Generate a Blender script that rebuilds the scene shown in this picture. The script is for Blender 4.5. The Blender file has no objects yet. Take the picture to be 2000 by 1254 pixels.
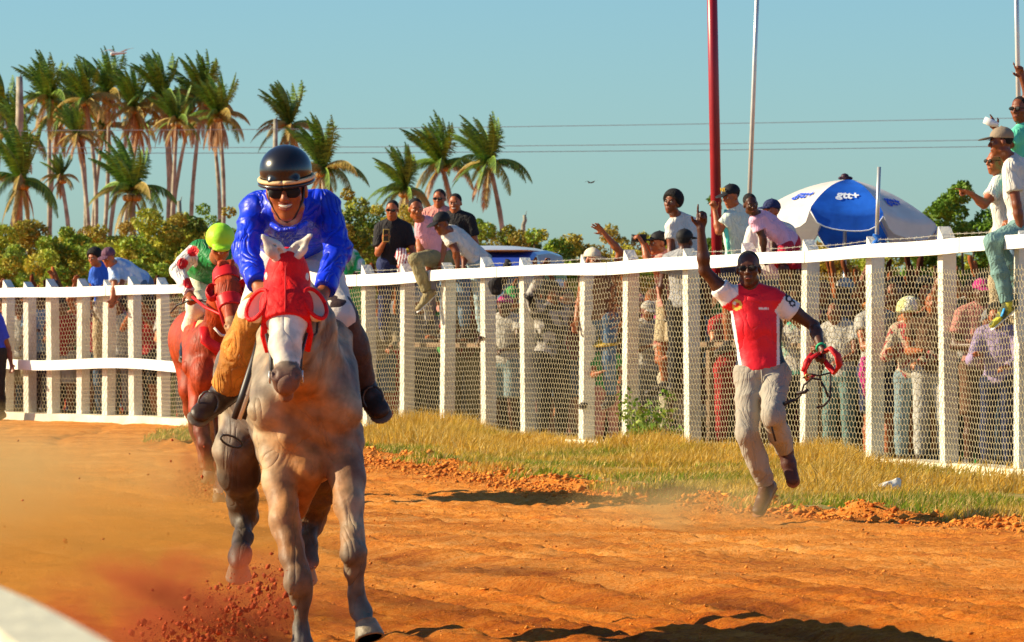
import bpy, math, random
import numpy as np
from mathutils import Vector, Matrix, Quaternion
R = math.radians
scene = bpy.context.scene
C = scene.collection
rng = np.random.default_rng(7)
random.seed(7)

# ---------------------------------------------------------------- camera, sky, sun, exposure
FPX, HC, YH = 9950.0, 1.37, 620.0            # focal length in photo pixels, eye height, horizon row
cd = bpy.data.cameras.new('camera'); cam = bpy.data.objects.new('camera', cd); C.objects.link(cam)
cam.location = (0, 0, HC); cam.rotation_euler = (R(90), 0, 0)
cd.sensor_width = 36; cd.lens = 36*FPX/2000; cd.shift_y = -7/2000.0
cd.clip_start = 0.5; cd.clip_end = 6000
cd.dof.use_dof = True; cd.dof.focus_distance = 29; cd.dof.aperture_fstop = (cd.lens/1000)/0.010
scene.camera = cam
SUN_AZ, SUN_EL = 92.0, 26.0                  # degrees left of straight behind the camera, height
to_sun = Vector((-math.sin(R(SUN_AZ))*math.cos(R(SUN_EL)), -math.cos(R(SUN_AZ))*math.cos(R(SUN_EL)), math.sin(R(SUN_EL))))
w = bpy.data.worlds.new('World'); scene.world = w; w.use_nodes = True
nt = w.node_tree; nt.nodes.clear()
sky = nt.nodes.new('ShaderNodeTexSky'); sky.sky_type = 'NISHITA'; sky.sun_disc = False
sky.sun_elevation = R(SUN_EL); sky.sun_rotation = math.atan2(to_sun.x, to_sun.y)
sky.air_density = 1.0; sky.dust_density = 0.35; sky.ozone_density = 2.2
hs = nt.nodes.new('ShaderNodeMixRGB'); hs.blend_type = 'MULTIPLY'; hs.inputs[0].default_value = 1
hs.inputs[2].default_value = (0.57, 0.86, 1.08, 1)
bg = nt.nodes.new('ShaderNodeBackground'); bg.inputs[1].default_value = 0.070
wo = nt.nodes.new('ShaderNodeOutputWorld')
nt.links.new(sky.outputs[0], hs.inputs[1]); nt.links.new(hs.outputs[0], bg.inputs[0]); nt.links.new(bg.outputs[0], wo.inputs[0])
sd = bpy.data.lights.new('sun', 'SUN'); sd.energy = 5.0; sd.angle = R(0.5); sd.color = (1.0, 0.84, 0.56)
so = bpy.data.objects.new('sun', sd); C.objects.link(so); so.rotation_euler = to_sun.to_track_quat('Z', 'Y').to_euler(); so.location = (-20, -10, 20)
scene.view_settings.view_transform = 'Standard'; scene.view_settings.look = 'None'
scene.view_settings.gamma = 1; scene.view_settings.exposure = 0.85

def P(px, py, Y):                            # the place seen at a photo pixel, at a given distance
    return Vector(((px-1000.0)/FPX*Y, Y, HC-(py-YH)/FPX*Y))

# ---------------------------------------------------------------- materials
MATS = {}
def crease_bump(n, b, tc, amount, scale, prev=None):
    """sharp pulled folds: ridges of a warped noise, laid over any finer bump"""
    nz = n.nodes.new('ShaderNodeTexNoise'); nz.inputs['Scale'].default_value = scale; nz.inputs['Detail'].default_value = 2.5; nz.inputs['Distortion'].default_value = 1.6
    mp = n.nodes.new('ShaderNodeMapping'); mp.inputs['Rotation'].default_value = (.4, .7, .3); mp.inputs['Scale'].default_value = (1.5, 1, .62)
    n.links.new(tc.outputs['Object'], mp.inputs[0]); n.links.new(mp.outputs[0], nz.inputs['Vector'])
    s1 = n.nodes.new('ShaderNodeMath'); s1.operation = 'SUBTRACT'; s1.inputs[1].default_value = .5; ab = n.nodes.new('ShaderNodeMath'); ab.operation = 'ABSOLUTE'; pw = n.nodes.new('ShaderNodeMath'); pw.operation = 'POWER'; pw.inputs[1].default_value = .55
    n.links.new(nz.outputs['Fac'], s1.inputs[0]); n.links.new(s1.outputs[0], ab.inputs[0]); n.links.new(ab.outputs[0], pw.inputs[0])
    bp = n.nodes.new('ShaderNodeBump'); bp.inputs['Strength'].default_value = 1; bp.inputs['Distance'].default_value = amount
    n.links.new(pw.outputs[0], bp.inputs['Height'])
    if prev is not None: n.links.new(prev.outputs[0], bp.inputs['Normal'])
    n.links.new(bp.outputs[0], b.inputs['Normal'])
def mat(name, col, rough=0.7, var=0.12, scale=6.0, bump=0.0, bscale=30.0, spec=0.3, metal=0.0, sheen=0.0, col2=None, sharp=False, coat=0.0, trans=0.0, crease=0.0, cscale=6.0):
    if name in MATS: return MATS[name]
    m = bpy.data.materials.new(name); m.use_nodes = True; n = m.node_tree; b = n.nodes['Principled BSDF']
    b.inputs['Roughness'].default_value = rough; b.inputs['Metallic'].default_value = metal
    b.inputs['Specular IOR Level'].default_value = spec
    b.inputs['Coat Weight'].default_value = coat
    if sheen: b.inputs['Sheen Weight'].default_value = sheen
    tc = n.nodes.new('ShaderNodeTexCoord'); nz = n.nodes.new('ShaderNodeTexNoise')
    nz.inputs['Scale'].default_value = scale; nz.inputs['Detail'].default_value = 6
    n.links.new(tc.outputs['Object'], nz.inputs['Vector'])
    cr = n.nodes.new('ShaderNodeValToRGB')
    c2 = col2 if col2 else tuple(min(1, c*(1+var)) for c in col)
    c1 = col if col2 else tuple(c*(1-var) for c in col)
    lo, hi = (0.46, 0.54) if sharp else (0.3, 0.7)
    cr.color_ramp.elements[0].position = lo; cr.color_ramp.elements[1].position = hi
    cr.color_ramp.elements[0].color = (*c1, 1); cr.color_ramp.elements[1].color = (*c2, 1)
    n.links.new(nz.outputs['Fac'], cr.inputs[0]); n.links.new(cr.outputs[0], b.inputs['Base Color'])
    if bump:
        nb = n.nodes.new('ShaderNodeTexNoise'); nb.inputs['Scale'].default_value = bscale; nb.inputs['Detail'].default_value = 5
        n.links.new(tc.outputs['Object'], nb.inputs['Vector'])
        bp = n.nodes.new('ShaderNodeBump'); bp.inputs['Strength'].default_value = min(1, bump*1.0); bp.inputs['Distance'].default_value = 0.02
        n.links.new(nb.outputs['Fac'], bp.inputs['Height']); n.links.new(bp.outputs[0], b.inputs['Normal'])
    if crease: crease_bump(n, b, tc, crease, cscale, bp if bump else None)
    if trans:
        out = n.nodes['Material Output']; tr = n.nodes.new('ShaderNodeBsdfTranslucent'); mx = n.nodes.new('ShaderNodeMixShader')
        mx.inputs[0].default_value = trans
        n.links.new(cr.outputs[0], tr.inputs[0]); n.links.new(b.outputs[0], mx.inputs[1]); n.links.new(tr.outputs[0], mx.inputs[2]); n.links.new(mx.outputs[0], out.inputs[0])
    MATS[name] = m
    return m
def attr_mat(name, rough=0.75, spec=0.2, bump=0.0, bscale=30, trans=0.0, noise=0.25, nscale=5.0, coat=0.0, crease=0.0, cscale=6.0):
    """colour from the mesh's own 'tint' attribute (leaf age, cloth pattern, coat pattern), broken up with noise"""
    if name in MATS: return MATS[name]
    m = bpy.data.materials.new(name); m.use_nodes = True; n = m.node_tree; b = n.nodes['Principled BSDF']
    b.inputs['Roughness'].default_value = rough; b.inputs['Specular IOR Level'].default_value = spec; b.inputs['Coat Weight'].default_value = coat
    a = n.nodes.new('ShaderNodeAttribute'); a.attribute_name = 'tint'
    tc = n.nodes.new('ShaderNodeTexCoord'); nz = n.nodes.new('ShaderNodeTexNoise'); nz.inputs['Scale'].default_value = nscale; nz.inputs['Detail'].default_value = 5
    n.links.new(tc.outputs['Object'], nz.inputs['Vector'])
    mr = n.nodes.new('ShaderNodeMapRange'); mr.inputs[1].default_value = 0.3; mr.inputs[2].default_value = 0.7
    mr.inputs[3].default_value = 1-noise; mr.inputs[4].default_value = 1+noise
    n.links.new(nz.outputs['Fac'], mr.inputs[0])
    mx = n.nodes.new('ShaderNodeVectorMath'); mx.operation = 'SCALE'
    n.links.new(a.outputs['Color'], mx.inputs[0]); n.links.new(mr.outputs[0], mx.inputs['Scale']); n.links.new(mx.outputs[0], b.inputs['Base Color'])
    if bump:
        nb = n.nodes.new('ShaderNodeTexNoise'); nb.inputs['Scale'].default_value = bscale; nb.inputs['Detail'].default_value = 4
        n.links.new(tc.outputs['Object'], nb.inputs['Vector'])
        bp = n.nodes.new('ShaderNodeBump'); bp.inputs['Strength'].default_value = bump; bp.inputs['Distance'].default_value = 0.02
        n.links.new(nb.outputs['Fac'], bp.inputs['Height']); n.links.new(bp.outputs[0], b.inputs['Normal'])
    if crease: crease_bump(n, b, tc, crease, cscale, bp if bump else None)
    if trans:
        out = n.nodes['Material Output']; tr = n.nodes.new('ShaderNodeBsdfTranslucent'); ms = n.nodes.new('ShaderNodeMixShader'); ms.inputs[0].default_value = trans
        n.links.new(mx.outputs[0], tr.inputs[0]); n.links.new(b.outputs[0], ms.inputs[1]); n.links.new(tr.outputs[0], ms.inputs[2]); n.links.new(ms.outputs[0], out.inputs[0])
    MATS[name] = m
    return m

# ---------------------------------------------------------------- objects, things and parts
def mesh_obj(name, V, F, m, parent=None, smooth=True, tint=None, origin=None):
    """V: n x 3 array in world space; F: list/array of faces (arrays of equal length allowed). One mesh object."""
    V = np.asarray(V, dtype=np.float64).reshape(-1, 3)
    if parent is not None: o0 = np.array(parent['_o'])
    elif origin is not None: o0 = np.array(origin)
    else: o0 = np.zeros(3)
    me = bpy.data.meshes.new(name)
    V2 = (V-o0).astype(np.float32)
    if isinstance(F, np.ndarray):
        k = F.shape[1]; nf = F.shape[0]
        me.vertices.add(len(V2)); me.vertices.foreach_set('co', V2.ravel())
        me.loops.add(nf*k); me.loops.foreach_set('vertex_index', F.astype(np.int32).ravel())
        me.polygons.add(nf); me.polygons.foreach_set('loop_start', np.arange(0, nf*k, k, dtype=np.int32))
        me.update(calc_edges=True); me.validate()
    else:
        me.from_pydata(V2.tolist(), [], [list(f) for f in F]); me.update()
    if smooth: me.polygons.foreach_set('use_smooth', np.ones(len(me.polygons), dtype=bool))
    if tint is not None:
        tint = np.asarray(tint, dtype=np.float32)
        if tint.ndim == 1: tint = np.tile(tint, (len(V2), 1))
        a = me.color_attributes.new('tint', 'FLOAT_COLOR', 'POINT')
        a.data.foreach_set('color', np.hstack([tint[:, :3], np.ones((len(tint), 1), dtype=np.float32)]).ravel())
    if m is not None: me.materials.append(m)
    o = bpy.data.objects.new(name, me); C.objects.link(o)
    if parent is not None:
        o.parent = parent
        pw = np.array(parent['_o']); o['_o'] = list(map(float, pw))
    else:
        o.location = Vector(o0); o['_o'] = list(map(float, o0))
    return o
def tag(o, label, cat, group=None, kind=None):
    if label: o['label'] = label
    if cat: o['category'] = cat
    if group: o['group'] = group
    if kind: o['kind'] = kind
    return o
def thing(name, loc, label, cat, group=None):
    o = bpy.data.objects.new(name, None); C.objects.link(o); o.location = Vector(loc); o.empty_display_size = 0.2
    o['_o'] = [float(v) for v in loc]
    return tag(o, label, cat, group)

class MB:
    """collects verts and faces"""
    def __init__(s): s.V = []; s.F = []; s.T = []; s.n = 0
    def add(s, V, F, tint=None):
        V = [tuple(v) for v in V]
        s.V += V; s.F += [tuple(i+s.n for i in f) for f in F]; s.n += len(V)
        s.T += [tint if tint is not None else (1, 1, 1)]*len(V)
    def box(s, c, size, M=None, tint=None, bev=0.0):
        hx, hy, hz = size[0]/2, size[1]/2, size[2]/2; c = Vector(c); M = M or Matrix.Identity(3)
        if bev <= 0:
            vs = [c+M@Vector((x*hx, y*hy, z*hz)) for x in (-1, 1) for y in (-1, 1) for z in (-1, 1)]
            s.add(vs, [(0,1,3,2),(4,6,7,5),(0,4,5,1),(2,3,7,6),(0,2,6,4),(1,5,7,3)], tint)
        else:
            vs = []
            for x in (-1, 1):
                for y in (-1, 1):
                    for z in (-1, 1):
                        vs.append(c+M@Vector((x*hx, y*(hy-bev), z*(hz-bev))))
                        vs.append(c+M@Vector((x*(hx-bev), y*hy, z*(hz-bev))))
                        vs.append(c+M@Vector((x*(hx-bev), y*(hy-bev), z*hz)))
            I = lambda x, y, z, k: ((x*2+y)*2+z)*3+k
            f = []
            for a in (0, 1):
                f.append((I(a,0,0,0),I(a,1,0,0),I(a,1,1,0),I(a,0,1,0)))
                f.append((I(0,a,0,1),I(1,a,0,1),I(1,a,1,1),I(0,a,1,1)))
                f.append((I(0,0,a,2),I(1,0,a,2),I(1,1,a,2),I(0,1,a,2)))
            for a in (0, 1):
                for b in (0, 1):
                    f.append((I(a,b,0,0),I(a,b,1,0),I(a,b,1,1),I(a,b,0,1)))
                    f.append((I(a,0,b,0),I(a,1,b,0),I(a,1,b,2),I(a,0,b,2)))
                    f.append((I(0,a,b,1),I(1,a,b,1),I(1,a,b,2),I(0,a,b,2)))
                    for d in (0, 1): f.append((I(a,b,d,0),I(a,b,d,1),I(a,b,d,2)))
            s.add(vs, f, tint)
    def tube(s, pts, r, n=8, tint=None, flat=1.0, cap=True):
        pts = [Vector(p) for p in pts]; k = len(pts)
        rs = r if isinstance(r, (list, tuple)) else [r]*k
        vs = []; up = Vector((0, 0, 1)); prev = None
        for i, p in enumerate(pts):
            t = (pts[min(i+1, k-1)]-pts[max(i-1, 0)]).normalized()
            if prev is None:
                a = t.cross(up)
                if a.length < 1e-3: a = t.cross(Vector((1, 0, 0)))
                a.normalize()
            else:
                a = (prev-t*prev.dot(t)).normalized()
            prev = a; b = t.cross(a)
            for j in range(n):
                q = 2*math.pi*j/n
                vs.append(p+a*math.cos(q)*rs[i]+b*math.sin(q)*rs[i]*flat)
        f = [(i*n+j, i*n+(j+1) % n, (i+1)*n+(j+1) % n, (i+1)*n+j) for i in range(k-1) for j in range(n)]
        if cap: f += [tuple(reversed(range(n))), tuple(range((k-1)*n, k*n))]
        s.add(vs, f, tint)
    def ball(s, c, r, n=10, M=None, tint=None):
        c = Vector(c); rr = r if isinstance(r, (tuple, list)) else (r, r, r); M = M or Matrix.Identity(3)
        vs = [c+M@Vector((0, 0, rr[2]))]
        for i in range(1, n):
            for j in range(2*n):
                a = math.pi*i/n; b = math.pi*j/n
                vs.append(c+M@Vector((rr[0]*math.sin(a)*math.cos(b), rr[1]*math.sin(a)*math.sin(b), rr[2]*math.cos(a))))
        vs.append(c+M@Vector((0, 0, -rr[2]))); m = 2*n; L = len(vs)-1
        f = [(0, 1+j, 1+(j+1) % m) for j in range(m)]
        f += [(1+(i-1)*m+j, 1+i*m+j, 1+i*m+(j+1) % m, 1+(i-1)*m+(j+1) % m) for i in range(1, n-1) for j in range(m)]
        f += [(L, 1+(n-2)*m+(j+1) % m, 1+(n-2)*m+j) for j in range(m)]
        s.add(vs, f, tint)
    def build(s, name, m, parent=None, smooth=False, tint=False, origin=None):
        return mesh_obj(name, np.array(s.V), s.F, m, parent, smooth, np.array(s.T) if tint else None, origin)

# ---------------------------------------------------------------- implicit bodies: smooth unions of tapered limbs, meshed with surface nets
class SDF:
    def __init__(s): s.pr = []
    def cone(s, a, b, r0, r1, k=0.03, flat=None, q=1.0, cut0=False, cut1=False, sub=False):
        s.pr.append(('c', Vector(a), Vector(b), r0, r1, k, Vector(flat).normalized() if flat is not None else None, q, cut0, cut1, sub)); return s
    def chain(s, pts, rs, k=0.03, **kw):
        for i in range(len(pts)-1): s.cone(pts[i], pts[i+1], rs[i], rs[i+1], k, **kw)
        return s
    def ell(s, c, r, M=None, k=0.03, sub=False):
        s.pr.append(('e', Vector(c), r, M or Matrix.Identity(3), k, sub)); return s
    def half(s, p, n):                       # keep only the side n points away from
        s.pr.append(('h', Vector(p), Vector(n).normalized())); return s
    def field(s, X, Y, Z, D, res, o, grow):
        N = D.shape
        for pr in s.pr:
            if pr[0] == 'h':
                n = pr[2]; D[:] = np.maximum(D, (X-pr[1].x)*n.x+(Y-pr[1].y)*n.y+(Z-pr[1].z)*n.z); continue
            if pr[0] == 'c':
                _, a, b, r0, r1, k, fl, q, c0, c1, sub = pr
                m = max(r0, r1)*max(1.0, q)+grow+k*1.2+2*res
                lo = np.minimum(np.array(a), np.array(b))-m; hi = np.maximum(np.array(a), np.array(b))+m
            else:
                _, c, r, M, k, sub = pr
                m = max(r)+grow+k*1.2+2*res; lo = np.array(c)-m; hi = np.array(c)+m
            i0 = np.clip(np.floor((lo-o)/res).astype(int), 0, N); i1 = np.clip(np.ceil((hi-o)/res).astype(int)+1, 0, N)
            if (i1 <= i0).any(): continue
            sl = (slice(i0[0], i1[0]), slice(i0[1], i1[1]), slice(i0[2], i1[2]))
            x, y, z = X[i0[0]:i1[0]], Y[:, i0[1]:i1[1]], Z[:, :, i0[2]:i1[2]]
            if pr[0] == 'c':
                ab = b-a; L2 = max(ab.length_squared, 1e-9)
                dx, dy, dz = x-a.x, y-a.y, z-a.z
                t = (dx*ab.x+dy*ab.y+dz*ab.z)/L2
                tc = np.clip(t, 0, 1)
                vx, vy, vz = dx-tc*ab.x, dy-tc*ab.y, dz-tc*ab.z
                if fl is not None:
                    g = (vx*fl.x+vy*fl.y+vz*fl.z)*(1/q-1)
                    vx, vy, vz = vx+g*fl.x, vy+g*fl.y, vz+g*fl.z
                d = np.sqrt(vx*vx+vy*vy+vz*vz)-(r0+(r1-r0)*tc)-grow
                L = math.sqrt(L2)
                if c1: d = np.maximum(d, (t-1)*L)
                if c0: d = np.maximum(d, -t*L)
            else:
                g = Matrix(M).transposed(); r = [v+grow for v in r]
                dx, dy, dz = x-c.x, y-c.y, z-c.z
                lx = g[0][0]*dx+g[0][1]*dy+g[0][2]*dz; ly = g[1][0]*dx+g[1][1]*dy+g[1][2]*dz; lz = g[2][0]*dx+g[2][1]*dy+g[2][2]*dz
                k0 = np.sqrt((lx/r[0])**2+(ly/r[1])**2+(lz/r[2])**2); k1 = np.sqrt((lx/r[0]**2)**2+(ly/r[1]**2)**2+(lz/r[2]**2)**2)+1e-9
                d = k0*(k0-1)/k1
            E = D[sl]
            if sub:
                h = np.clip(0.5-0.5*(E+d)/k, 0, 1); D[sl] = E*(1-h)-d*h+k*h*(1-h)
            else:
                h = np.clip(0.5+0.5*(E-d)/k, 0, 1); D[sl] = E*(1-h)+d*h-k*h*(1-h)
        return D
    def mesh(s, res=0.01, grow=0.0, fold=None):
        lo = np.full(3, 1e9); hi = -lo
        for pr in s.pr:
            if pr[0] == 'c' and not pr[10]:
                m = max(pr[3], pr[4])*max(1.0, pr[7])+grow+pr[5]*0.5+3*res
                for v in (pr[1], pr[2]): lo = np.minimum(lo, np.array(v)-m); hi = np.maximum(hi, np.array(v)+m)
            elif pr[0] == 'e' and not pr[5]:
                m = max(pr[2])+grow+pr[4]*0.5+3*res; lo = np.minimum(lo, np.array(pr[1])-m); hi = np.maximum(hi, np.array(pr[1])+m)
        N = np.ceil((hi-lo)/res).astype(int)+1
        X = (lo[0]+np.arange(N[0])*res)[:, None, None]; Y = (lo[1]+np.arange(N[1])*res)[None, :, None]; Z = (lo[2]+np.arange(N[2])*res)[None, None, :]
        D = np.full(N, 1.0); s.field(X, Y, Z, D, res, lo, grow)
        if fold is not None: D += fold(X, Y, Z)*(np.abs(D) < 0.05)
        return nets(D, lo, res)
def nets(D, o, h):
    N = D.shape; S = D < 0
    c = S[:-1, :-1, :-1].astype(np.int8)
    for a in (0, 1):
        for b in (0, 1):
            for d in (0, 1):
                if a+b+d: c = c+S[a:N[0]-1+a, b:N[1]-1+b, d:N[2]-1+d]
    act = (c > 0) & (c < 8); idx = np.argwhere(act)
    ids = np.full(act.shape, -1, dtype=np.int64); ids[act] = np.arange(len(idx))
    acc = np.zeros((len(idx), 3)); cnt = np.zeros(len(idx))
    corners = [(a, b, d) for a in (0, 1) for b in (0, 1) for d in (0, 1)]
    val = {q: D[idx[:, 0]+q[0], idx[:, 1]+q[1], idx[:, 2]+q[2]] for q in corners}
    for q in corners:
        for ax in range(3):
            if q[ax] == 0:
                p = list(q); p[ax] = 1; p = tuple(p); d0, d1 = val[q], val[p]; mk = (d0 < 0) != (d1 < 0)
                t = np.where(mk, d0/np.where(mk, d0-d1, 1), 0); e = np.tile(np.array(q, float), (len(idx), 1)); e[:, ax] = t
                acc += e*mk[:, None]; cnt += mk
    V = (idx+acc/cnt[:, None])*h+o
    F = []
    for ax in range(3):
        u, v = (ax+1) % 3, (ax+2) % 3
        s0 = [slice(None)]*3; s1 = [slice(None)]*3; s0[ax] = slice(0, N[ax]-1); s1[ax] = slice(1, N[ax])
        ch = S[tuple(s0)] != S[tuple(s1)]; e = np.argwhere(ch)
        e = e[(e[:, u] > 0) & (e[:, v] > 0) & (e[:, u] < N[u]-1) & (e[:, v] < N[v]-1)]
        if not len(e): continue
        ins = S[tuple(s0)][tuple(e.T)]
        du = np.zeros(3, int); du[u] = 1; dv = np.zeros(3, int); dv[v] = 1
        q = np.stack([ids[tuple((e-du-dv).T)], ids[tuple((e-dv).T)], ids[tuple(e.T)], ids[tuple((e-du).T)]], 1)
        q[~ins] = q[~ins][:, ::-1]; F.append(q)
    return V, np.concatenate(F)
def sdf_obj(name, s, m, parent, res=0.01, grow=0.0, tint=None, fold=None):
    V, F = s.mesh(res, grow, fold)
    if callable(tint): tint = tint(V)
    return mesh_obj(name, V, F, m, parent, True, tint)
# ---------------------------------------------------------------- the fence line
FB = [(-90, 814), (0, 818), (320, 828), (700, 851), (1000, 868), (1400, 893), (1840, 923), (2000, 937), (2300, 964)]
FT = [(-90, 566), (0, 564), (350, 556), (480, 551), (700, 538), (1000, 521), (1200, 513), (1350, 502), (1600, 490), (1700, 480), (1900, 465), (2000, 459), (2300, 438)]
def lerp(T, x): return float(np.interp(x, [a for a, b in T], [b for a, b in T]))
def fY(px): return FPX*HC/(lerp(FB, px)-YH)          # distance of the fence at a photo column
def fP(px, py, off=0.0): return P(px, py, fY(px)+off)
def ftop(px): return HC-(lerp(FT, px)-YH)/FPX*fY(px)
POSTS = [-45, 10, 55, 101, 158, 208, 261, 316, 368, 420, 474, 530, 588, 650, 718, 790, 868, 950, 1027, 1140, 1225, 1348, 1460, 1573, 1703, 1848, 1992, 2150]

# ---------------------------------------------------------------- ground
def tri_noise(x, y, seed, octs=4, f0=1.0):
    r = np.random.default_rng(seed); out = np.zeros_like(x); a = 1.0; f = f0
    for o in range(octs):
        for k in range(5):
            an = r.uniform(0, 2*math.pi); ph = r.uniform(0, 6.28); ff = f*r.uniform(.7, 1.4)
            out += a*np.sin(ff*(x*math.cos(an)+y*math.sin(an))+ph+1.7*np.sin(ff*.6*(x*math.sin(an)-y*math.cos(an))+ph*2))/5
        a *= 0.55; f *= 2.1
    return out
EDGE = [(300, 870), (560, 880), (720, 893), (900, 920), (1200, 968), (1400, 990), (1600, 1006), (2000, 1030), (2400, 1060), (3600, 1150), (5600, 1300)]   # where the dirt meets the grass
ex = [P(px, py, FPX*HC/(py-YH)) for px, py in EDGE]
def edge_x(y):                                        # world x of the grass edge at distance y
    ys = [e.y for e in ex][::-1]; xs = [e.x for e in ex][::-1]
    return np.interp(y, ys, xs)
def ground_material():
    m = bpy.data.materials.new('orange_dirt'); m.use_nodes = True; n = m.node_tree; b = n.nodes['Principled BSDF']
    b.inputs['Roughness'].default_value = 0.95; b.inputs['Specular IOR Level'].default_value = 0.1
    tc = n.nodes.new('ShaderNodeTexCoord')
    a = n.nodes.new('ShaderNodeTexNoise'); a.inputs['Scale'].default_value = 0.9; a.inputs['Detail'].default_value = 8; a.inputs['Roughness'].default_value = 0.65
    c = n.nodes.new('ShaderNodeTexNoise'); c.inputs['Scale'].default_value = 32; c.inputs['Detail'].default_value = 8; c.inputs['Roughness'].default_value = 0.7
    mp = n.nodes.new('ShaderNodeMapping'); mp.inputs['Scale'].default_value = (0.5, 1.6, 1)
    n.links.new(tc.outputs['Object'], mp.inputs[0]); n.links.new(mp.outputs[0], a.inputs['Vector']); n.links.new(tc.outputs['Object'], c.inputs['Vector'])
    ad = n.nodes.new('ShaderNodeMath'); ad.operation = 'ADD'; n.links.new(a.outputs['Fac'], ad.inputs[0]); n.links.new(c.outputs['Fac'], ad.inputs[1])
    cr = n.nodes.new('ShaderNodeValToRGB'); e = cr.color_ramp.elements
    e[0].position = 0.36; e[0].color = (0.42, 0.065, 0.005, 1); e[1].position = 0.64; e[1].color = (0.92, 0.36, 0.055, 1)
    k = cr.color_ramp.elements.new(0.5); k.color = (0.78, 0.21, 0.014, 1)
    hf = n.nodes.new('ShaderNodeMath'); hf.operation = 'MULTIPLY'; hf.inputs[1].default_value = 0.5
    n.links.new(ad.outputs[0], hf.inputs[0]); n.links.new(hf.outputs[0], cr.inputs[0])
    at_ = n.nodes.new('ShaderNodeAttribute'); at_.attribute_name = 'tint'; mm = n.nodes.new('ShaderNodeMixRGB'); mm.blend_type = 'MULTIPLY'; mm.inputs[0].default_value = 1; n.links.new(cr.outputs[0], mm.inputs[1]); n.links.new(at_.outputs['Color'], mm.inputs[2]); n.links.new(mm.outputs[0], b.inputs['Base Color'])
    bp = n.nodes.new('ShaderNodeBump'); bp.inputs['Strength'].default_value = 0.9; bp.inputs['Distance'].default_value = 0.05
    c2 = n.nodes.new('ShaderNodeTexNoise'); c2.inputs['Scale'].default_value = 38; c2.inputs['Detail'].default_value = 9; c2.inputs['Roughness'].default_value = 0.72
    n.links.new(tc.outputs['Object'], c2.inputs['Vector'])
    n.links.new(c2.outputs['Fac'], bp.inputs['Height']); n.links.new(bp.outputs[0], b.inputs['Normal'])
    return m
def ground_height(X, Y):
    z = 0.010*tri_noise(X*1.0, Y*1.0, 3, 5, 2.0)
    # clods and ruts on the race track
    tr = np.clip((edge_x(Y)-X)/1.0+0.3, 0, 1)
    c = tri_noise(X, Y, 11, 4, 9.0); z = z+tr*0.005*np.clip(c-0.12, 0, 1)*2.2
    c = tri_noise(X, Y, 17, 3, 34.0); z = z+tr*0.009*np.clip(c, -.3, 1); c = tri_noise(X*.35, Y*1.6, 19, 3, 14.0); z = z+tr*0.016*np.clip(c, -.2, 1)
    # ruts running along the track
    u = X-edge_x(Y)
    z = z-tr*0.03*np.exp(-((u+1.2+0.1*np.sin(Y))/0.10)**2)-tr*0.025*np.exp(-((u+2.4)/0.12)**2)
    # long furrows left by the harrow, running down the track
    w_ = .947*X+.319*Y+.05*np.sin(Y*.7)+.03*np.sin(Y*1.9+X)
    br = np.clip(.55+.9*tri_noise(X, Y, 61, 2, .9), 0, 1.2)
    for u0, wd, dp in ((8.76, .28, .10), (8.42, .05, .03), (8.05, .10, .05), (7.5, .06, .03), (9.35, .07, .03), (9.9, .10, .05), (10.5, .06, .03), (7.0, .12, .06), (6.3, .06, .03), (11.2, .08, .04)):
        z = z-tr*dp*np.exp(-((w_-u0)/wd)**2)*br+tr*dp*.5*np.exp(-((w_-u0+wd*1.7)/(wd*.8))**2)*br
    z = z+tr*.009*np.sin(w_*34+2.5*tri_noise(X, Y, 63, 2, 1.1))*np.clip(.5+tri_noise(X, Y, 64, 2, 1.4), 0, 1)
    # a lip of turned earth along the grass
    z = z+0.07*np.exp(-((u-0.05+0.12*tri_noise(X*0, Y, 5, 2, 2.0))/0.22)**2)*np.clip(0.7+tri_noise(X, Y, 23, 3, 8.0), 0, 2)
    return z
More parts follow.
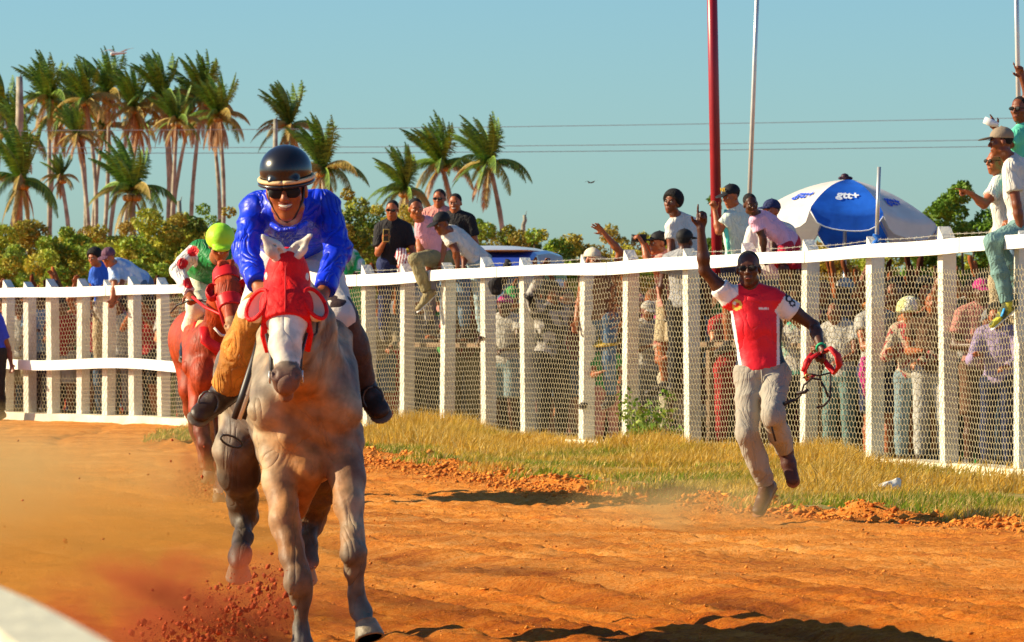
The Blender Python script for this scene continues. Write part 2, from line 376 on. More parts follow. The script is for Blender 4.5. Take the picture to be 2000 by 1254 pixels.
def ground():
    x = np.concatenate([-np.geomspace(2500, 8.5, 24), np.arange(-8, 7.0, 0.03), np.geomspace(7.3, 2500, 24)])
    y = np.concatenate([[-60, -20, 0, 6, 10], np.arange(12, 26, 0.045), np.arange(26, 48, 0.08), np.arange(48, 72, 0.3), np.geomspace(73, 5000, 40)])
    X, Y = np.meshgrid(x, y, indexing='ij')
    Z = ground_height(X, Y)
    fade = np.clip((72-Y)/10, 0, 1)*np.clip((Y-5)/6, 0, 1)*np.clip((8.5-np.abs(X))/1, 0, 1)
    Z = Z*fade
    V = np.stack([X, Y, Z], -1).reshape(-1, 3); nx, ny = X.shape
    i = (np.arange(nx-1)[:, None]*ny+np.arange(ny-1)[None]).ravel()
    F = np.stack([i, i+ny, i+ny+1, i+1], 1)
    # long streaks of shade painted into the earth colour along the furrows
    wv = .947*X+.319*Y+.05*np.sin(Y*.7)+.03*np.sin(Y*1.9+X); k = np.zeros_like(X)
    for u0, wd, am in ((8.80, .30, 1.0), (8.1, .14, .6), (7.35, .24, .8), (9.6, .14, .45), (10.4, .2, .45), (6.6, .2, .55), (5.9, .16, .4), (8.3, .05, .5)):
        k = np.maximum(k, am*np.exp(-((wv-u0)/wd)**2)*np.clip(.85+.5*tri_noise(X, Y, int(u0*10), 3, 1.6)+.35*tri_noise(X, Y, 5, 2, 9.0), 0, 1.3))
    ue = X-edge_x(Y); k = np.maximum(k, .65*np.exp(-((ue+.12)/.35)**2)*np.clip(.5+tri_noise(X, Y, 88, 3, 4.0), 0, 1.2))  # shaded edge of the earth lip, painted in as well
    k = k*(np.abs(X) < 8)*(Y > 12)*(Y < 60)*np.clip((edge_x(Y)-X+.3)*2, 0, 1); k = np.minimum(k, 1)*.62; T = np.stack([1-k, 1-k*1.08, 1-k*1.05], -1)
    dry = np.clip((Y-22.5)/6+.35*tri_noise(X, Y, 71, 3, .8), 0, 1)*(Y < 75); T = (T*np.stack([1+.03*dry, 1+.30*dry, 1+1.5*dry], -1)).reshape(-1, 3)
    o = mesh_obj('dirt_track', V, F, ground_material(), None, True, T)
    tag(o, 'bright orange churned dirt race track and bare ground', 'ground', kind='structure')
ground()

def clods():
    r = np.random.default_rng(5); N1, N2 = 14000, 60000; N = N1+N2
    base = np.array([(0,0,1),(.9,0,.4),(.28,.85,.4),(-.72,.53,.4),(-.72,-.53,.4),(.28,-.85,.4),(0,0,-.4)])
    fc = np.array([(0,1,2),(0,2,3),(0,3,4),(0,4,5),(0,5,1),(6,2,1),(6,3,2),(6,4,3),(6,5,4),(6,1,5)])
    Y = np.concatenate([r.uniform(26, 50, N1), 20+r.random(N2)**1.2*26])
    X = np.concatenate([edge_x(Y[:N1])+r.normal(-.12, .28, N1), np.zeros(N2)]); e2 = edge_x(Y[N1:]); X[N1:] = -.11*Y[N1:]-.8+(e2+.11*Y[N1:]+.8)*r.random(N2)
    s = np.where(np.arange(N) < N1, np.minimum(.036, .008+.005*r.pareto(2.0, N)), np.minimum(.014, .003+.0018*r.pareto(2.3, N)))
    # crumbs gather in drifts
    k = tri_noise(X, Y, 91, 3, 2.2)+r.normal(0, .4, N) > np.where(np.arange(N) < N1, -.5, -.05); X, Y, s = X[k], Y[k], s[k]; N = len(X)
    Z = ground_height(X, Y); a = r.uniform(0, 6.28, N); c, d = np.cos(a), np.sin(a)
    q = base[None]*s[:, None, None]*r.uniform(.55, 1.4, (N, 1, 3))*r.uniform(.6, 1.4, (N, 7, 3))*np.array([1, 1, .75])
    x = q[:, :, 0]*c[:, None]-q[:, :, 1]*d[:, None]; y = q[:, :, 0]*d[:, None]+q[:, :, 1]*c[:, None]
    V = np.stack([x+X[:, None], y+Y[:, None], q[:, :, 2]+(Z+s*.2)[:, None]], -1).reshape(-1, 3); F = (fc[None]+np.arange(N)[:, None, None]*7).reshape(-1, 3)
    o = mesh_obj('dirt_clods', V, F, mat('clod', (0.42, 0.10, 0.012), 0.95, col2=(0.86, 0.33, 0.05), scale=3), None, False)
    tag(o, 'loose clods of turned orange earth scattered along the track and its grass edge', 'clods', kind='stuff')
clods()

def grass():
    r = np.random.default_rng(9); N = 190000
    t = r.random(N); Y = 31+r.random(N)**0.8*36
    # between track edge and fence
    fx = np.interp(Y, [fY(p) for p, _ in FB][::-1], [fP(p, 0).x for p, _ in FB][::-1])
    e = edge_x(Y); u = r.random(N)
    dist = fx-e
    X = e-0.15+(fx+0.05-e+0.15)*u
    # patchy density
    pat = tri_noise(X, Y, 31, 3, 1.3); keep = (pat+.9*tri_noise(X, Y, 35, 2, 3.5) > -0.55+0.75*(u < .2)) & (dist > 0.05)
    keep &= ~((X/Y*FPX+1000 > 1660) & (u > .86) & (r.random(N) < .85))
    px = X/Y*FPX+1000
    tall = np.clip((pat+.3), 0, 1)*np.clip(u*1.6-.15, 0, 1)
    tall = tall+0.9*np.exp(-((px-820)/150)**2)*(u > .35)+0.7*np.exp(-((px-1610)/70)**2)*(u > .45)+0.35*np.exp(-((px-1270)/60)**2)*(u > .5)
    X, Y, tall, u, pat = X[keep], Y[keep], tall[keep], u[keep], pat[keep]; n = len(X)
    H = 0.04+0.06*r.random(n)+0.19*tall*r.random(n)**.6
    W = 0.004+0.003*r.random(n)
    a = r.normal(0.35, .45, n); b = r.normal(0, .35, n)      # wind bends the blades to the right
    z0 = ground_height(X, Y)*np.clip((72-Y)/10, 0, 1)-.01
    dx, dy = H*np.sin(a)*.9, H*np.sin(b)*.8
    an = r.uniform(-.6, .6, n); wx, wy = np.cos(an)*W, np.sin(an)*W
    p = lambda k, s: np.stack([X+dx*k**1.6+wx*s, Y+dy*k**1.6+wy*s, z0+H*k*(1-.25*k*np.abs(np.sin(a)))], 1)
    V = np.stack([p(0, -1), p(0, 1), p(.55, .8), p(.55, -.8), p(1, 0)], 1).reshape(-1, 3)
    i = np.arange(n)*5
    F = np.concatenate([np.stack([i, i+1, i+2, i+3], 1)])
    F3 = np.stack([i+3, i+2, i+4], 1)
    Fall = [tuple(x) for x in F.tolist()]+[tuple(x) for x in F3.tolist()]
    gold = np.array([.74, .46, .07]); pale = np.array([.85, .62, .20]); grn = np.array([.26, .34, .03])
    g = np.clip(.75+1.3*tri_noise(X, Y, 77, 3, 1.1)-(tall*1.0)-.3*u, 0, 1)*(r.random(n) < .85)
    col = gold*(1-g[:, None])+grn*g[:, None]; q = (r.random(n) < .3)[:, None]; col = np.where(q, pale, col)*r.uniform(.7, 1.15, n)[:, None]
    T = np.repeat(col, 5, axis=0)
    o = mesh_obj('dry_grass', V, Fall, attr_mat('grass_blade', .8, .1, trans=.3, noise=.1), None, False, T)
    tag(o, 'golden dry grass verge between the dirt track and the wire fence', 'grass', kind='stuff')
    # turf under the blades
    ys = np.linspace(30, 70, 120); us = np.linspace(0, 1, 24)
    YY, UU = np.meshgrid(ys, us, indexing='ij')
    FX = np.interp(YY, [fY(p) for p, _ in FB][::-1], [fP(p, 0).x for p, _ in FB][::-1])
    E = edge_x(YY)+.12+.15*tri_noise(YY*0, YY, 41, 3, 3.0); XX = E+(FX+12*UU**4-E)*UU
    ZZ = ground_height(XX, YY)*np.clip((72-YY)/10, 0, 1)+.006
    V = np.stack([XX, YY, ZZ], -1).reshape(-1, 3); i = (np.arange(119)[:, None]*24+np.arange(23)[None]).ravel()
    o = mesh_obj('turf', V, np.stack([i, i+1, i+25, i+24], 1), mat('turf', (.16, .15, .035), .95, col2=(.52, .33, .09), scale=3.5, bump=1, bscale=25), None, True)
    tag(o, 'thin turf of olive and straw colour under the dry grass', 'grass', kind='structure')
grass()

# ---------------------------------------------------------------- fence
def fence():
    base = fP(1000, 868); root = thing('racetrack_fence', (base.x, base.y, 0), 'long white concrete post and wire mesh fence beside the dirt track', 'fence')
    wp = mat('whitewash', (0.72, 0.69, 0.60), .85, var=.18, scale=5, bump=.5, bscale=25)
    wr = mat('white_paint', (0.88, 0.87, 0.82), .7, var=.05, scale=2, bump=.15, bscale=12)
    def frame(px):
        a, b = fP(px-20, 0), fP(px+20, 0); t = Vector((b.x-a.x, b.y-a.y, 0)).normalized(); nrm = Vector((t.y, -t.x, 0))
        if nrm.y > 0: nrm = -nrm
        return t, Vector((-t.y, t.x, 0)) if Vector((-t.y, t.x, 0)).x < 0 else Vector((t.y, -t.x, 0))
    # posts with slanted tops
    for i, px in enumerate(POSTS):
        t, nr = frame(px); c = fP(px, 0); h = ftop(px)+0.075+.02*math.sin(i*2.3); w = .064
        mb = MB(); cx = Vector((c.x, c.y, 0))-nr*.03
        lean = Vector((0.012*math.sin(i*1.7), 0, 0))
        vs = []
        for z, k in ((0, 1.0), (h-.1, 1.0)):
            for s1, s2 in ((-1, -1), (1, -1), (1, 1), (-1, 1)): vs.append(cx+t*s1*w+nr*s2*w+Vector((0, 0, z))+lean*z)
        # wedge top: high on the far-left side, low on the right
        for s1, s2 in ((-1, -1), (1, -1), (1, 1), (-1, 1)): vs.append(cx+t*s1*w*(1 if s1 > 0 else .9)+nr*s2*w*.9+Vector((0, 0, h+(0.03 if s1 < 0 else -.07)))+lean*h)
        f = [(0,3,2,1),(8,9,10,11)]+[(a, (a+1) % 4, (a+1) % 4+4, a+4) for a in range(4)]+[(a+4, (a+1) % 4+4, (a+1) % 4+8, a+8) for a in range(4)]
        mb.add(vs, f); mb.build('post', wp, root)
    # top rail boards in lengths, each with its own sag
    pr = list(range(-90, 2300, 6)); joints = [-90, 225, 720, 845, 995, 1210, 1600, 1905, 2300]
    for a, b in zip(joints[:-1], joints[1:]):
        mb = MB(); xs = [p for p in np.linspace(a+1.0, b-1.0, max(3, int((b-a)/14)))]
        rows = []
        for px in xs:
            t, nr = frame(px); c = fP(px, 0)+nr*.115; z1 = ftop(px)+.004*math.sin(px*.03); hh = .118+.012*math.sin(px*.011)
            c0 = Vector((c.x, c.y, 0))
            rows += [c0+nr*.03+Vector((0, 0, z1)), c0+nr*.035+Vector((0, 0, z1-.01)), c0+nr*.035+Vector((0, 0, z1-hh)), c0-nr*.035+Vector((0, 0, z1-hh)), c0-nr*.035+Vector((0, 0, z1))]
        k = len(xs)
        f = [(i*5+j, i*5+(j+1) % 5, (i+1)*5+(j+1) % 5, (i+1)*5+j) for i in range(k-1) for j in range(5)]+[(0, 1, 2, 3, 4), tuple((k-1)*5+j for j in (4, 3, 2, 1, 0))]
        mb.add(rows, f); mb.build('top_rail', wr, root)
    # middle rail on the far stretch
    mb = MB(); rows = []; xs = np.linspace(-90, 470, 60)
    for px in xs:
        t, nr = frame(px); c = fP(px, 0)+nr*.16; z1 = HC-(698+.02*px+4*math.sin(px*.018)-YH)/FPX*fY(px); hh = .13
        c0 = Vector((c.x, c.y, 0))
        rows += [c0+nr*.035+Vector((0, 0, z1)), c0+nr*.035+Vector((0, 0, z1-hh)), c0-nr*.035+Vector((0, 0, z1-hh)), c0-nr*.035+Vector((0, 0, z1))]
    k = len(xs); mb.add(rows, [(i*4+j, i*4+(j+1) % 4, (i+1)*4+(j+1) % 4, (i+1)*4+j) for i in range(k-1) for j in range(4)]+[(0, 1, 2, 3), tuple((k-1)*4+j for j in (3, 2, 1, 0))])
    mb.build('middle_rail', wr, root)
    # kerb
    mb = MB(); rows = []; xs = np.linspace(-90, 2300, 120)
    for px in xs:
        t, nr = frame(px); c = fP(px, 0); c0 = Vector((c.x, c.y, 0)); hh = .095+.006*math.sin(px*.05)
        rows += [c0+nr*.16+Vector((0, 0, -.05)), c0+nr*.15+Vector((0, 0, hh)), c0-nr*.13+Vector((0, 0, hh)), c0-nr*.13+Vector((0, 0, -.05))]
    k = len(xs); mb.add(rows, [(i*4+j, i*4+(j+1) % 4, (i+1)*4+(j+1) % 4, (i+1)*4+j) for i in range(k-1) for j in range(4)])
    mb.build('concrete_kerb', mat('kerb', (.74, .68, .52), .9, var=.2, scale=4, bump=.6, bscale=20), root)
    # path by arc length for the wire netting
    pp = np.linspace(-90, 2290, 1200); pts = np.array([[fP(p, 0).x, fP(p, 0).y] for p in pp]); seg = np.linalg.norm(np.diff(pts, axis=0), axis=1); S = np.concatenate([[0], np.cumsum(seg)])
    tops = np.array([ftop(p) for p in pp]); L = S[-1]
    tv = np.gradient(pts, axis=0); tv /= np.linalg.norm(tv, axis=1)[:, None]; nv = np.stack([-tv[:, 1], tv[:, 0]], 1); nv[nv[:, 0] > 0] *= -1
    def at(s, z, off):
        i = np.clip(np.searchsorted(S, s), 1, len(S)-1); t = (s-S[i-1])/(S[i]-S[i-1])
        q = pts[i-1]+(pts[i]-pts[i-1])*t[..., None]+nv[i]*off[..., None]
        return np.concatenate([q, z[..., None]], -1)
    cw, ch = .072, .052; r = np.random.default_rng(3)
    nx = int(L/cw); nz = int(1.72/ch)
    edges = []
    for j in range(nz):                    # honeycomb netting: a zigzag row and the short twists that join it to the next
        z0 = .09+j*ch; sh = (j % 2)*.5
        i = np.arange(nx); sL = (i+sh)*cw; sM = sL+cw/2; sR = sL+cw
        edges.append((sL, np.full(nx, z0), sM, np.full(nx, z0+ch*.42)))
        edges.append((sM, np.full(nx, z0+ch*.42), sR, np.full(nx, z0)))
        edges.append((sM, np.full(nx, z0+ch*.42), sM, np.full(nx, z0+ch)))
    s0 = np.concatenate([e[0] for e in edges]); z0 = np.concatenate([e[1] for e in edges]); s1 = np.concatenate([e[2] for e in edges]); z1 = np.concatenate([e[3] for e in edges])
    def warp(s, z):
        return s+.012*np.sin(z*9+s*1.3)+.008*np.sin(s*5+z*4), z*(1+.010*np.sin(s*1.9))+.010*np.sin(s*2.7+z*2)
    tp = np.interp(s0, S, tops)
    ok = (z1 < tp-.06) & (s1 < L-.05) & (s0 > .05)
    s0, z0, s1, z1 = s0[ok], z0[ok], s1[ok], z1[ok]
    # a torn place in the netting near a tangled vine
    sh0 = np.interp(1205, pp, S)
    ok = ~((np.abs(s0-sh0) < .13) & (z0 > .9) & (r.random(len(s0)) < .35)); s0, z0, s1, z1 = s0[ok], z0[ok], s1[ok], z1[ok]
    s0, z0 = warp(s0, z0); s1, z1 = warp(s1, z1)
    n = len(s0); off = np.full(n, .082)+.006*np.sin(s0*3)
    A = at(s0, z0, off); B = at(s1, z1, off); D = B-A; D /= np.linalg.norm(D, axis=1)[:, None]
    nn = at(s0, z0, off+.01)-A; nn /= np.linalg.norm(nn, axis=1)[:, None]; sd = np.cross(D, nn)
    rad = .0026; wv = []
    for q in range(3):
        an = 2*math.pi*q/3; o_ = (nn*math.cos(an)+sd*math.sin(an))*rad; wv.append((A+o_, B+o_))
    V = np.stack([wv[0][0], wv[1][0], wv[2][0], wv[0][1], wv[1][1], wv[2][1]], 1).reshape(-1, 3); i = np.arange(n)*6
    F = np.concatenate([np.stack([i+a, i+b, i+b+3, i+a+3], 1) for a, b in ((0, 1), (1, 2), (2, 0))])
    print('wire segs', n)
    mesh_obj('wire_netting', V, F, mat('galvanised', (.46, .39, .24), .6, var=.12, scale=3, spec=.4, metal=.0), root, False)
    # barbed wire strands above the right half of the rail
    mb = MB()
    for dz in (.055, .015):
        pxs = np.arange(690, 2200, 7); pt = []
        for px in pxs:
            t, nr = frame(px); c = fP(px, 0)-nr*.03; k = np.interp(px, POSTS, range(len(POSTS))) % 1
            pt.append(Vector((c.x, c.y, ftop(px)+dz-.012*math.sin(k*math.pi))))
        mb.tube(pt, .0028, 4)
        for q in pt[::2]: mb.tube([q+Vector((-.012, 0, -.012)), q+Vector((.012, 0, .012))], .0025, 3); mb.tube([q+Vector((-.012, 0, .012)), q+Vector((.012, 0, -.012))], .0025, 3)
    mb.build('barbed_wire', mat('wire_grey', (.5, .46, .38), .5, metal=.3), root)
    return root
fence()

# near white rail, bottom left corner
def near_rail():
    mb = MB(); rows = []
    pts = [(-1500, 1010, 9.0), (-500, 1075, 7.0), (0, 1146, 5.2), (60, 1172, 4.75), (130, 1208, 4.3), (200, 1248, 3.9), (290, 1310, 3.45), (450, 1450, 2.8)]
    P_ = [P(*p) for p in pts]; zt = [p.z for p in P_]
    for i, p in enumerate(P_):
        a = P_[max(i-1, 0)]; b = P_[min(i+1, len(P_)-1)]; t = Vector((b.x-a.x, b.y-a.y, 0)).normalized(); nr = Vector((t.y, -t.x, 0)) ; nr = nr if nr.x < 0 else -nr
        w = .035
        rows += [p-nr*0, p-nr*0+Vector((0, 0, -.16)), p+nr*2*w+Vector((0, 0, -.16)), p+nr*2*w]
    k = len(P_); mb.add(rows, [(i*4+j, i*4+(j+1) % 4, (i+1)*4+(j+1) % 4, (i+1)*4+j) for i in range(k-1) for j in range(4)])
    base = P_[3]; root = thing('track_rail', (base.x, base.y, 0), 'blurred white wooden rail curving across the near left corner', 'rail')
    mb.build('rail_board', mat('cream_paint', (.62, .58, .42), .7, var=.15, bump=.4), root)
    for q in (0.02, -.8, ):
        p = P_[2].lerp(P_[5], .75) if q > 0 else P_[1]
        m2 = MB(); m2.box((p.x-.02, p.y+.05, (p.z-.14)/2), (.09, .09, p.z-.14-.02), bev=.006); m2.build('rail_post', mat('white_paint', (.8, .8, .8)), root)
near_rail()

# ---------------------------------------------------------------- poles
def poles():
    def pole(name, a, b, Y, r, m, label, cat, extra=None):
        A = P(a[0], a[1], Y); B = P(b[0], b[1], Y)
        d = (B-A)/(B.z-A.z); bot = A-d*A.z; root = thing(name, bot, label, cat)
        mb = MB(); mb.tube([bot, A.lerp(B, .5), B], [r, r*.97, r*.93], 14); mb.build('pole', m, root, True)
        m2 = MB(); m2.tube([B, B+Vector((0, 0, .03))], [r*1.15, r*1.1], 14); m2.tube([bot+Vector((0, 0, .0)), bot+Vector((0, 0, .05))], [r*1.6, r*1.4], 14); m2.build('collar', m, root, True)
        if extra: extra(root)
    pole('red_post', (1400, 480), (1388, -160), 52.5, .057, mat('red_paint', (.30, .008, .016), .35, var=.1, spec=.5), 'tall thick dark red steel post behind the fence', 'post')
    pole('steel_mast', (1464, 380), (1483, -120), 57, .026, mat('steel', (.62, .62, .58), .35, metal=.6), 'thin leaning grey steel mast to the right of the red post', 'mast')
    pole('steel_tube', (1990, 240), (1983, -120), 44.6, .022, mat('steel', (.6, .6, .6)), 'thin upright steel tube at the right edge behind the seated man in the cap', 'tube')
    t = thing('short_pipe', fP(1714, 472), 'short bare steel pipe tied upright to the fence in front of the umbrella', 'pipe')
    mb = MB(); Yp = fY(1714)+.1; mb.tube([P(1712, 474, Yp), P(1717, 326, Yp)], .018, 12); mb.build('pipe', mat('steel', (.6, .6, .6)), t, True)
    mb = MB()
    for k in range(5): mb.tube([P(1705+2*k, 459+3*k, Yp-.05), P(1719+k, 462+2*k, Yp-.04)], .014, 6)
    mb.ball(P(1710, 478, Yp-.03), (.035, .03, .045), 6); mb.build('blue_tie', mat('blue_rope', (.02, .17, .62), .6, bump=.6), t, True)
poles()

# ---------------------------------------------------------------- umbrella
def umbrella():
    Y = 60.0; s = FPX/Y; top = P(1650, 350, Y); rad = 180/s; rim_z = P(0, 432, Y).z; H = top.z-rim_z
    base = Vector((top.x, Y, 0)); root = thing('parasol', base, 'big blue and white segmented parasol with lettering standing behind the fence', 'umbrella')
    ctr = Vector((top.x+.06, Y, 0)); K = 8; a0 = -math.pi/2-math.pi/8-.1
    tl = Vector((0.02, 0, .0))
    def S(k, u, v, lift=0.0):              # k segment, u across 0..1, v from hub to rim
        a1, a2 = a0+2*math.pi*k/K, a0+2*math.pi*(k+1)/K
        r = rad*v; zz = top.z-H*(.42*v+.58*v**2.2)
        p1 = Vector((math.cos(a1)*r, math.sin(a1)*r, 0)); p2 = Vector((math.cos(a2)*r, math.sin(a2)*r, 0)); p = p1.lerp(p2, u)
        sag = -.05*math.sin(math.pi*u)*v*(1+.3*math.sin(3*v*math.pi)); out = Vector((math.cos((a1+a2)/2), math.sin((a1+a2)/2), 0))
        q = Vector((ctr.x, Y, zz+sag))+p+out*lift*.6+Vector((0, 0, lift*.8)); q.z -= (q.x-ctr.x)*.09+(q.y-Y)*.11; return q
    blue = mat('parasol_blue', (.015, .13, .66), .55, var=.18, scale=5, bump=.3, bscale=6, trans=.2); white = mat('parasol_white', (.78, .72, .66), .6, var=.07, scale=5, bump=.3, bscale=6, trans=.12)
    for k in range(K):
        m = blue if k % 2 == 0 else white; mb = MB(); nu, nvv = 10, 12; g = []
        for j in range(nvv+1):
            for i in range(nu+1): g.append(S(k, i/nu, max(.001, j/nvv)))
        for j in range(1, 7):
            for i in range(nu+1):
                u = i/nu; q = S(k, u, 1.0); a = a0+2*math.pi*(k+u)/K; e = min(1, 1.0-((abs(u-.5)*2)**6)*.75)
                d = .20*e*j/6; q += Vector((math.cos(a)*(.02*j/6+.018*math.sin(u*19+k)*j/6), math.sin(a)*.02*j/6, -d)); g.append(q)
        rows = nvv+7
        mb.add(g, [(j*(nu+1)+i, j*(nu+1)+i+1, (j+1)*(nu+1)+i+1, (j+1)*(nu+1)+i) for j in range(rows-1) for i in range(nu)])
        mb.build('canopy_panel', m, root, True)
        hem = MB(); n0 = (rows-1)*(nu+1); hem.tube([g[n0+i] for i in range(nu+1)], .008, 5)
        hem.build('hem', mat('hem_white', (.8, .8, .8), .6) if k % 2 == 0 else white, root, True)
    # lettering laid on the panels
    for k, m, uoff in ((0, mat('letter_white', (.85, .88, .92), .6), 0), (7, mat('letter_blue', (.03, .10, .62), .6), -.05), (1, mat('letter_blue', (.03, .1, .62)), .05)):
        cu = bpy.data.curves.new('lettering', 'FONT'); cu.body = 'gtt+'; cu.size = 1; cu.align_x = 'CENTER'; cu.offset = .035; cu.resolution_u = 3
        to = bpy.data.objects.new('tmp', cu); C.objects.link(to); dg = bpy.context.evaluated_depsgraph_get(); dg.update()
        me = bpy.data.meshes.new_from_object(to.evaluated_get(dg)); bpy.data.objects.remove(to)
        V = [v.co.copy() for v in me.vertices]; F = [tuple(p.vertices) for p in me.polygons]
        cx = (min(v.x for v in V)+max(v.x for v in V))/2; cy = (min(v.y for v in V)+max(v.y for v in V))/2; W = max(v.x for v in V)-min(v.x for v in V)
        vs = [S(k, .5+uoff+(v.x-cx)/W*.46, .70-(v.y-cy)/W*.30, .012) for v in V]
        mb = MB(); mb.add(vs, F); mb.build('lettering', m, root)
    mb = MB(); mb.tube([base, Vector((top.x, Y, top.z-.02))], .022, 10); mb.build('pole', mat('steel', (.6, .6, .6)), root, True)
    mb = MB()
    for k in range(K):
        mb.tube([S(k, 0, .02)-Vector((0, 0, .02)), S(k, 0, .5)-Vector((0, 0, .02)), S(k, 0, 1)-Vector((0, 0, .02))], .007, 5); mb.tube([Vector((top.x, Y, top.z-H*.75)), S(k, 0, .5)-Vector((0, 0, .02))], .006, 5)
    mb.build('ribs', mat('steel', (.6, .6, .6)), root)
    mb = MB(); mb.ball(top+Vector((0, 0, .03)), (.05, .05, .04), 6); mb.ball(top+Vector((.05, 0, .01)), (.045, .04, .025), 5); mb.ball(top+Vector((-.05, 0, .012)), (.03, .03, .02), 5); mb.build('finial', mat('dark_knob', (.04, .015, .03), .5), root, True)
umbrella()

# ---------------------------------------------------------------- palms
def frond(V, F, T, n, base, az, el, L, droop, wind, r, cols, leaf=.5):
    d = Vector((math.cos(az)*math.cos(el), math.sin(az)*math.cos(el), math.sin(el))); p = Vector(base); pts = [p.copy()]; K = 14; dirs = [d.copy()]
    for i in range(K):
        d = (d+Vector((0, 0, -droop/K*(1+i*.12)))+wind*(.09*i/K+.02)).normalized(); p = p+d*L/K; pts.append(p.copy()); dirs.append(d.copy())
    for i in range(1, K+1):
        t = i/K; d = dirs[i]; side = d.cross(Vector((0, 0, 1)))
        if side.length < .05: side = Vector((1, 0, 0))
        side.normalize(); upv = side.cross(d)
        for sgn in (-1, 1):
            for sub in (0, .2, .4, .6, .8):
                q = pts[i-1].lerp(pts[i], sub+r.uniform(-.1, .1)); l = leaf*L*.42*(math.sin(math.pi*min(1, t*.85+.12))**.7)*r.uniform(.8, 1.15)
                ld = (side*sgn*.75+d*.75+Vector((0, 0, -.55-.35*r.random()))+wind*.8).normalized(); wv = upv.cross(ld).normalized()*0+d*.021*L/2.6
                mid = q+ld*l*.55+Vector((0, 0, -.02)); tip = q+ld*l+Vector((0, 0, -.16*l))
                V += [q-wv, q+wv, mid+wv, mid-wv, tip]; F += [(n, n+1, n+2, n+3), (n+3, n+2, n+4)]; n += 5
                c = cols[0].lerp(cols[1], min(1, max(0, r.gauss(.5, .35)))); T += [tuple(c)]*5
    # rachis
    for i in range(K):
        a, b = pts[i], pts[i+1]; w_ = .028*(1-i/K)+.006; x = Vector((w_, 0, 0)); z = Vector((0, 0, w_))
        V += [a-x-z, a+x-z, a+z, b-x-z, b+x-z, b+z]; F += [(n, n+1, n+4, n+3), (n+1, n+2, n+5, n+4), (n+2, n, n+3, n+5)]; n += 6; T += [tuple(cols[1])]*6
    return n
PALM_N = [0]
def palm(px, py, bx, by, Y, size, label, seed, dead=.5, top=True, name='palm_tree', lean=-1):
    r = random.Random(seed); c = P(px, py, Y); b0 = P(bx, by, Y)
    # follow the trunk line down to the ground
    b = Vector((b0.x, Y, 0)); root = thing(name, b, label, 'palm tree', 'wind-blown coconut palms on the skyline')
    mb = MB(); pts = []; K = 12
    bow = r.uniform(-.7, .7)
    for i in range(K+1):
        t = i/K; q = b.lerp(c, t); q.x += bow*math.sin(math.pi*t)+(b0.x-b.x)*0; pts.append(q)
    rr = [.125*(1-.35*i/K)+(.07 if i == 0 else 0)+(.012 if i % 2 else 0) for i in range(K+1)]
    mb.tube(pts, rr, 7); mb.build('trunk', mat('palm_bark', (.16, .15, .11), .9, col2=(.44, .41, .32), scale=2.5, bump=.5, bscale=8), root, True)
    V = []; F = []; T = []; n = 0; wind = Vector((lean*.9, .1, .25))
    G = [Vector((.05, .11, .018)), Vector((.22, .36, .04))]; Yl = [Vector((.30, .24, .05)), Vector((.42, .30, .07))]; Dd = [Vector((.26, .13, .05)), Vector((.50, .26, .10))]
    N = 20
    for i in range(N if top else 3):         # young fronds, blown up and over
        az = r.uniform(0, 2*math.pi); el = R(r.uniform(52, 88)); n = frond(V, F, T, n, c, az, el, size*r.uniform(.85, 1.12), .38, wind*.8, r, G, .42)
    for i in range(10):
        az = 2*math.pi*i/10+r.uniform(-.3, .3); el = R(r.uniform(0, 40)); n = frond(V, F, T, n, c, az, el, size*r.uniform(.85, 1.1), 1.2, wind*.45, r, G if r.random() > dead*.8 else Yl)
    for i in range(int(8*dead)+2):
        az = 2*math.pi*r.random(); el = R(r.uniform(-60, -20)); n = frond(V, F, T, n, c-Vector((0, 0, .15)), az, el, size*r.uniform(.6, .95), 1.3, wind*.15, r, Dd if r.random() < dead else Yl)
    mesh_obj('crown', np.array([tuple(v) for v in V]), F, attr_mat('palm_leaf', .55, .3, trans=.15, noise=.15, nscale=1.0), root, False, np.array(T))
    m2 = MB()
    for k in range(5):
        a = r.uniform(0, 6.28); m2.ball(c+Vector((math.cos(a)*.18, math.sin(a)*.18, -.22)), .11, 5)
    m2.build('coconuts', mat('coconut', (.35, .20, .05), .6), root, True)
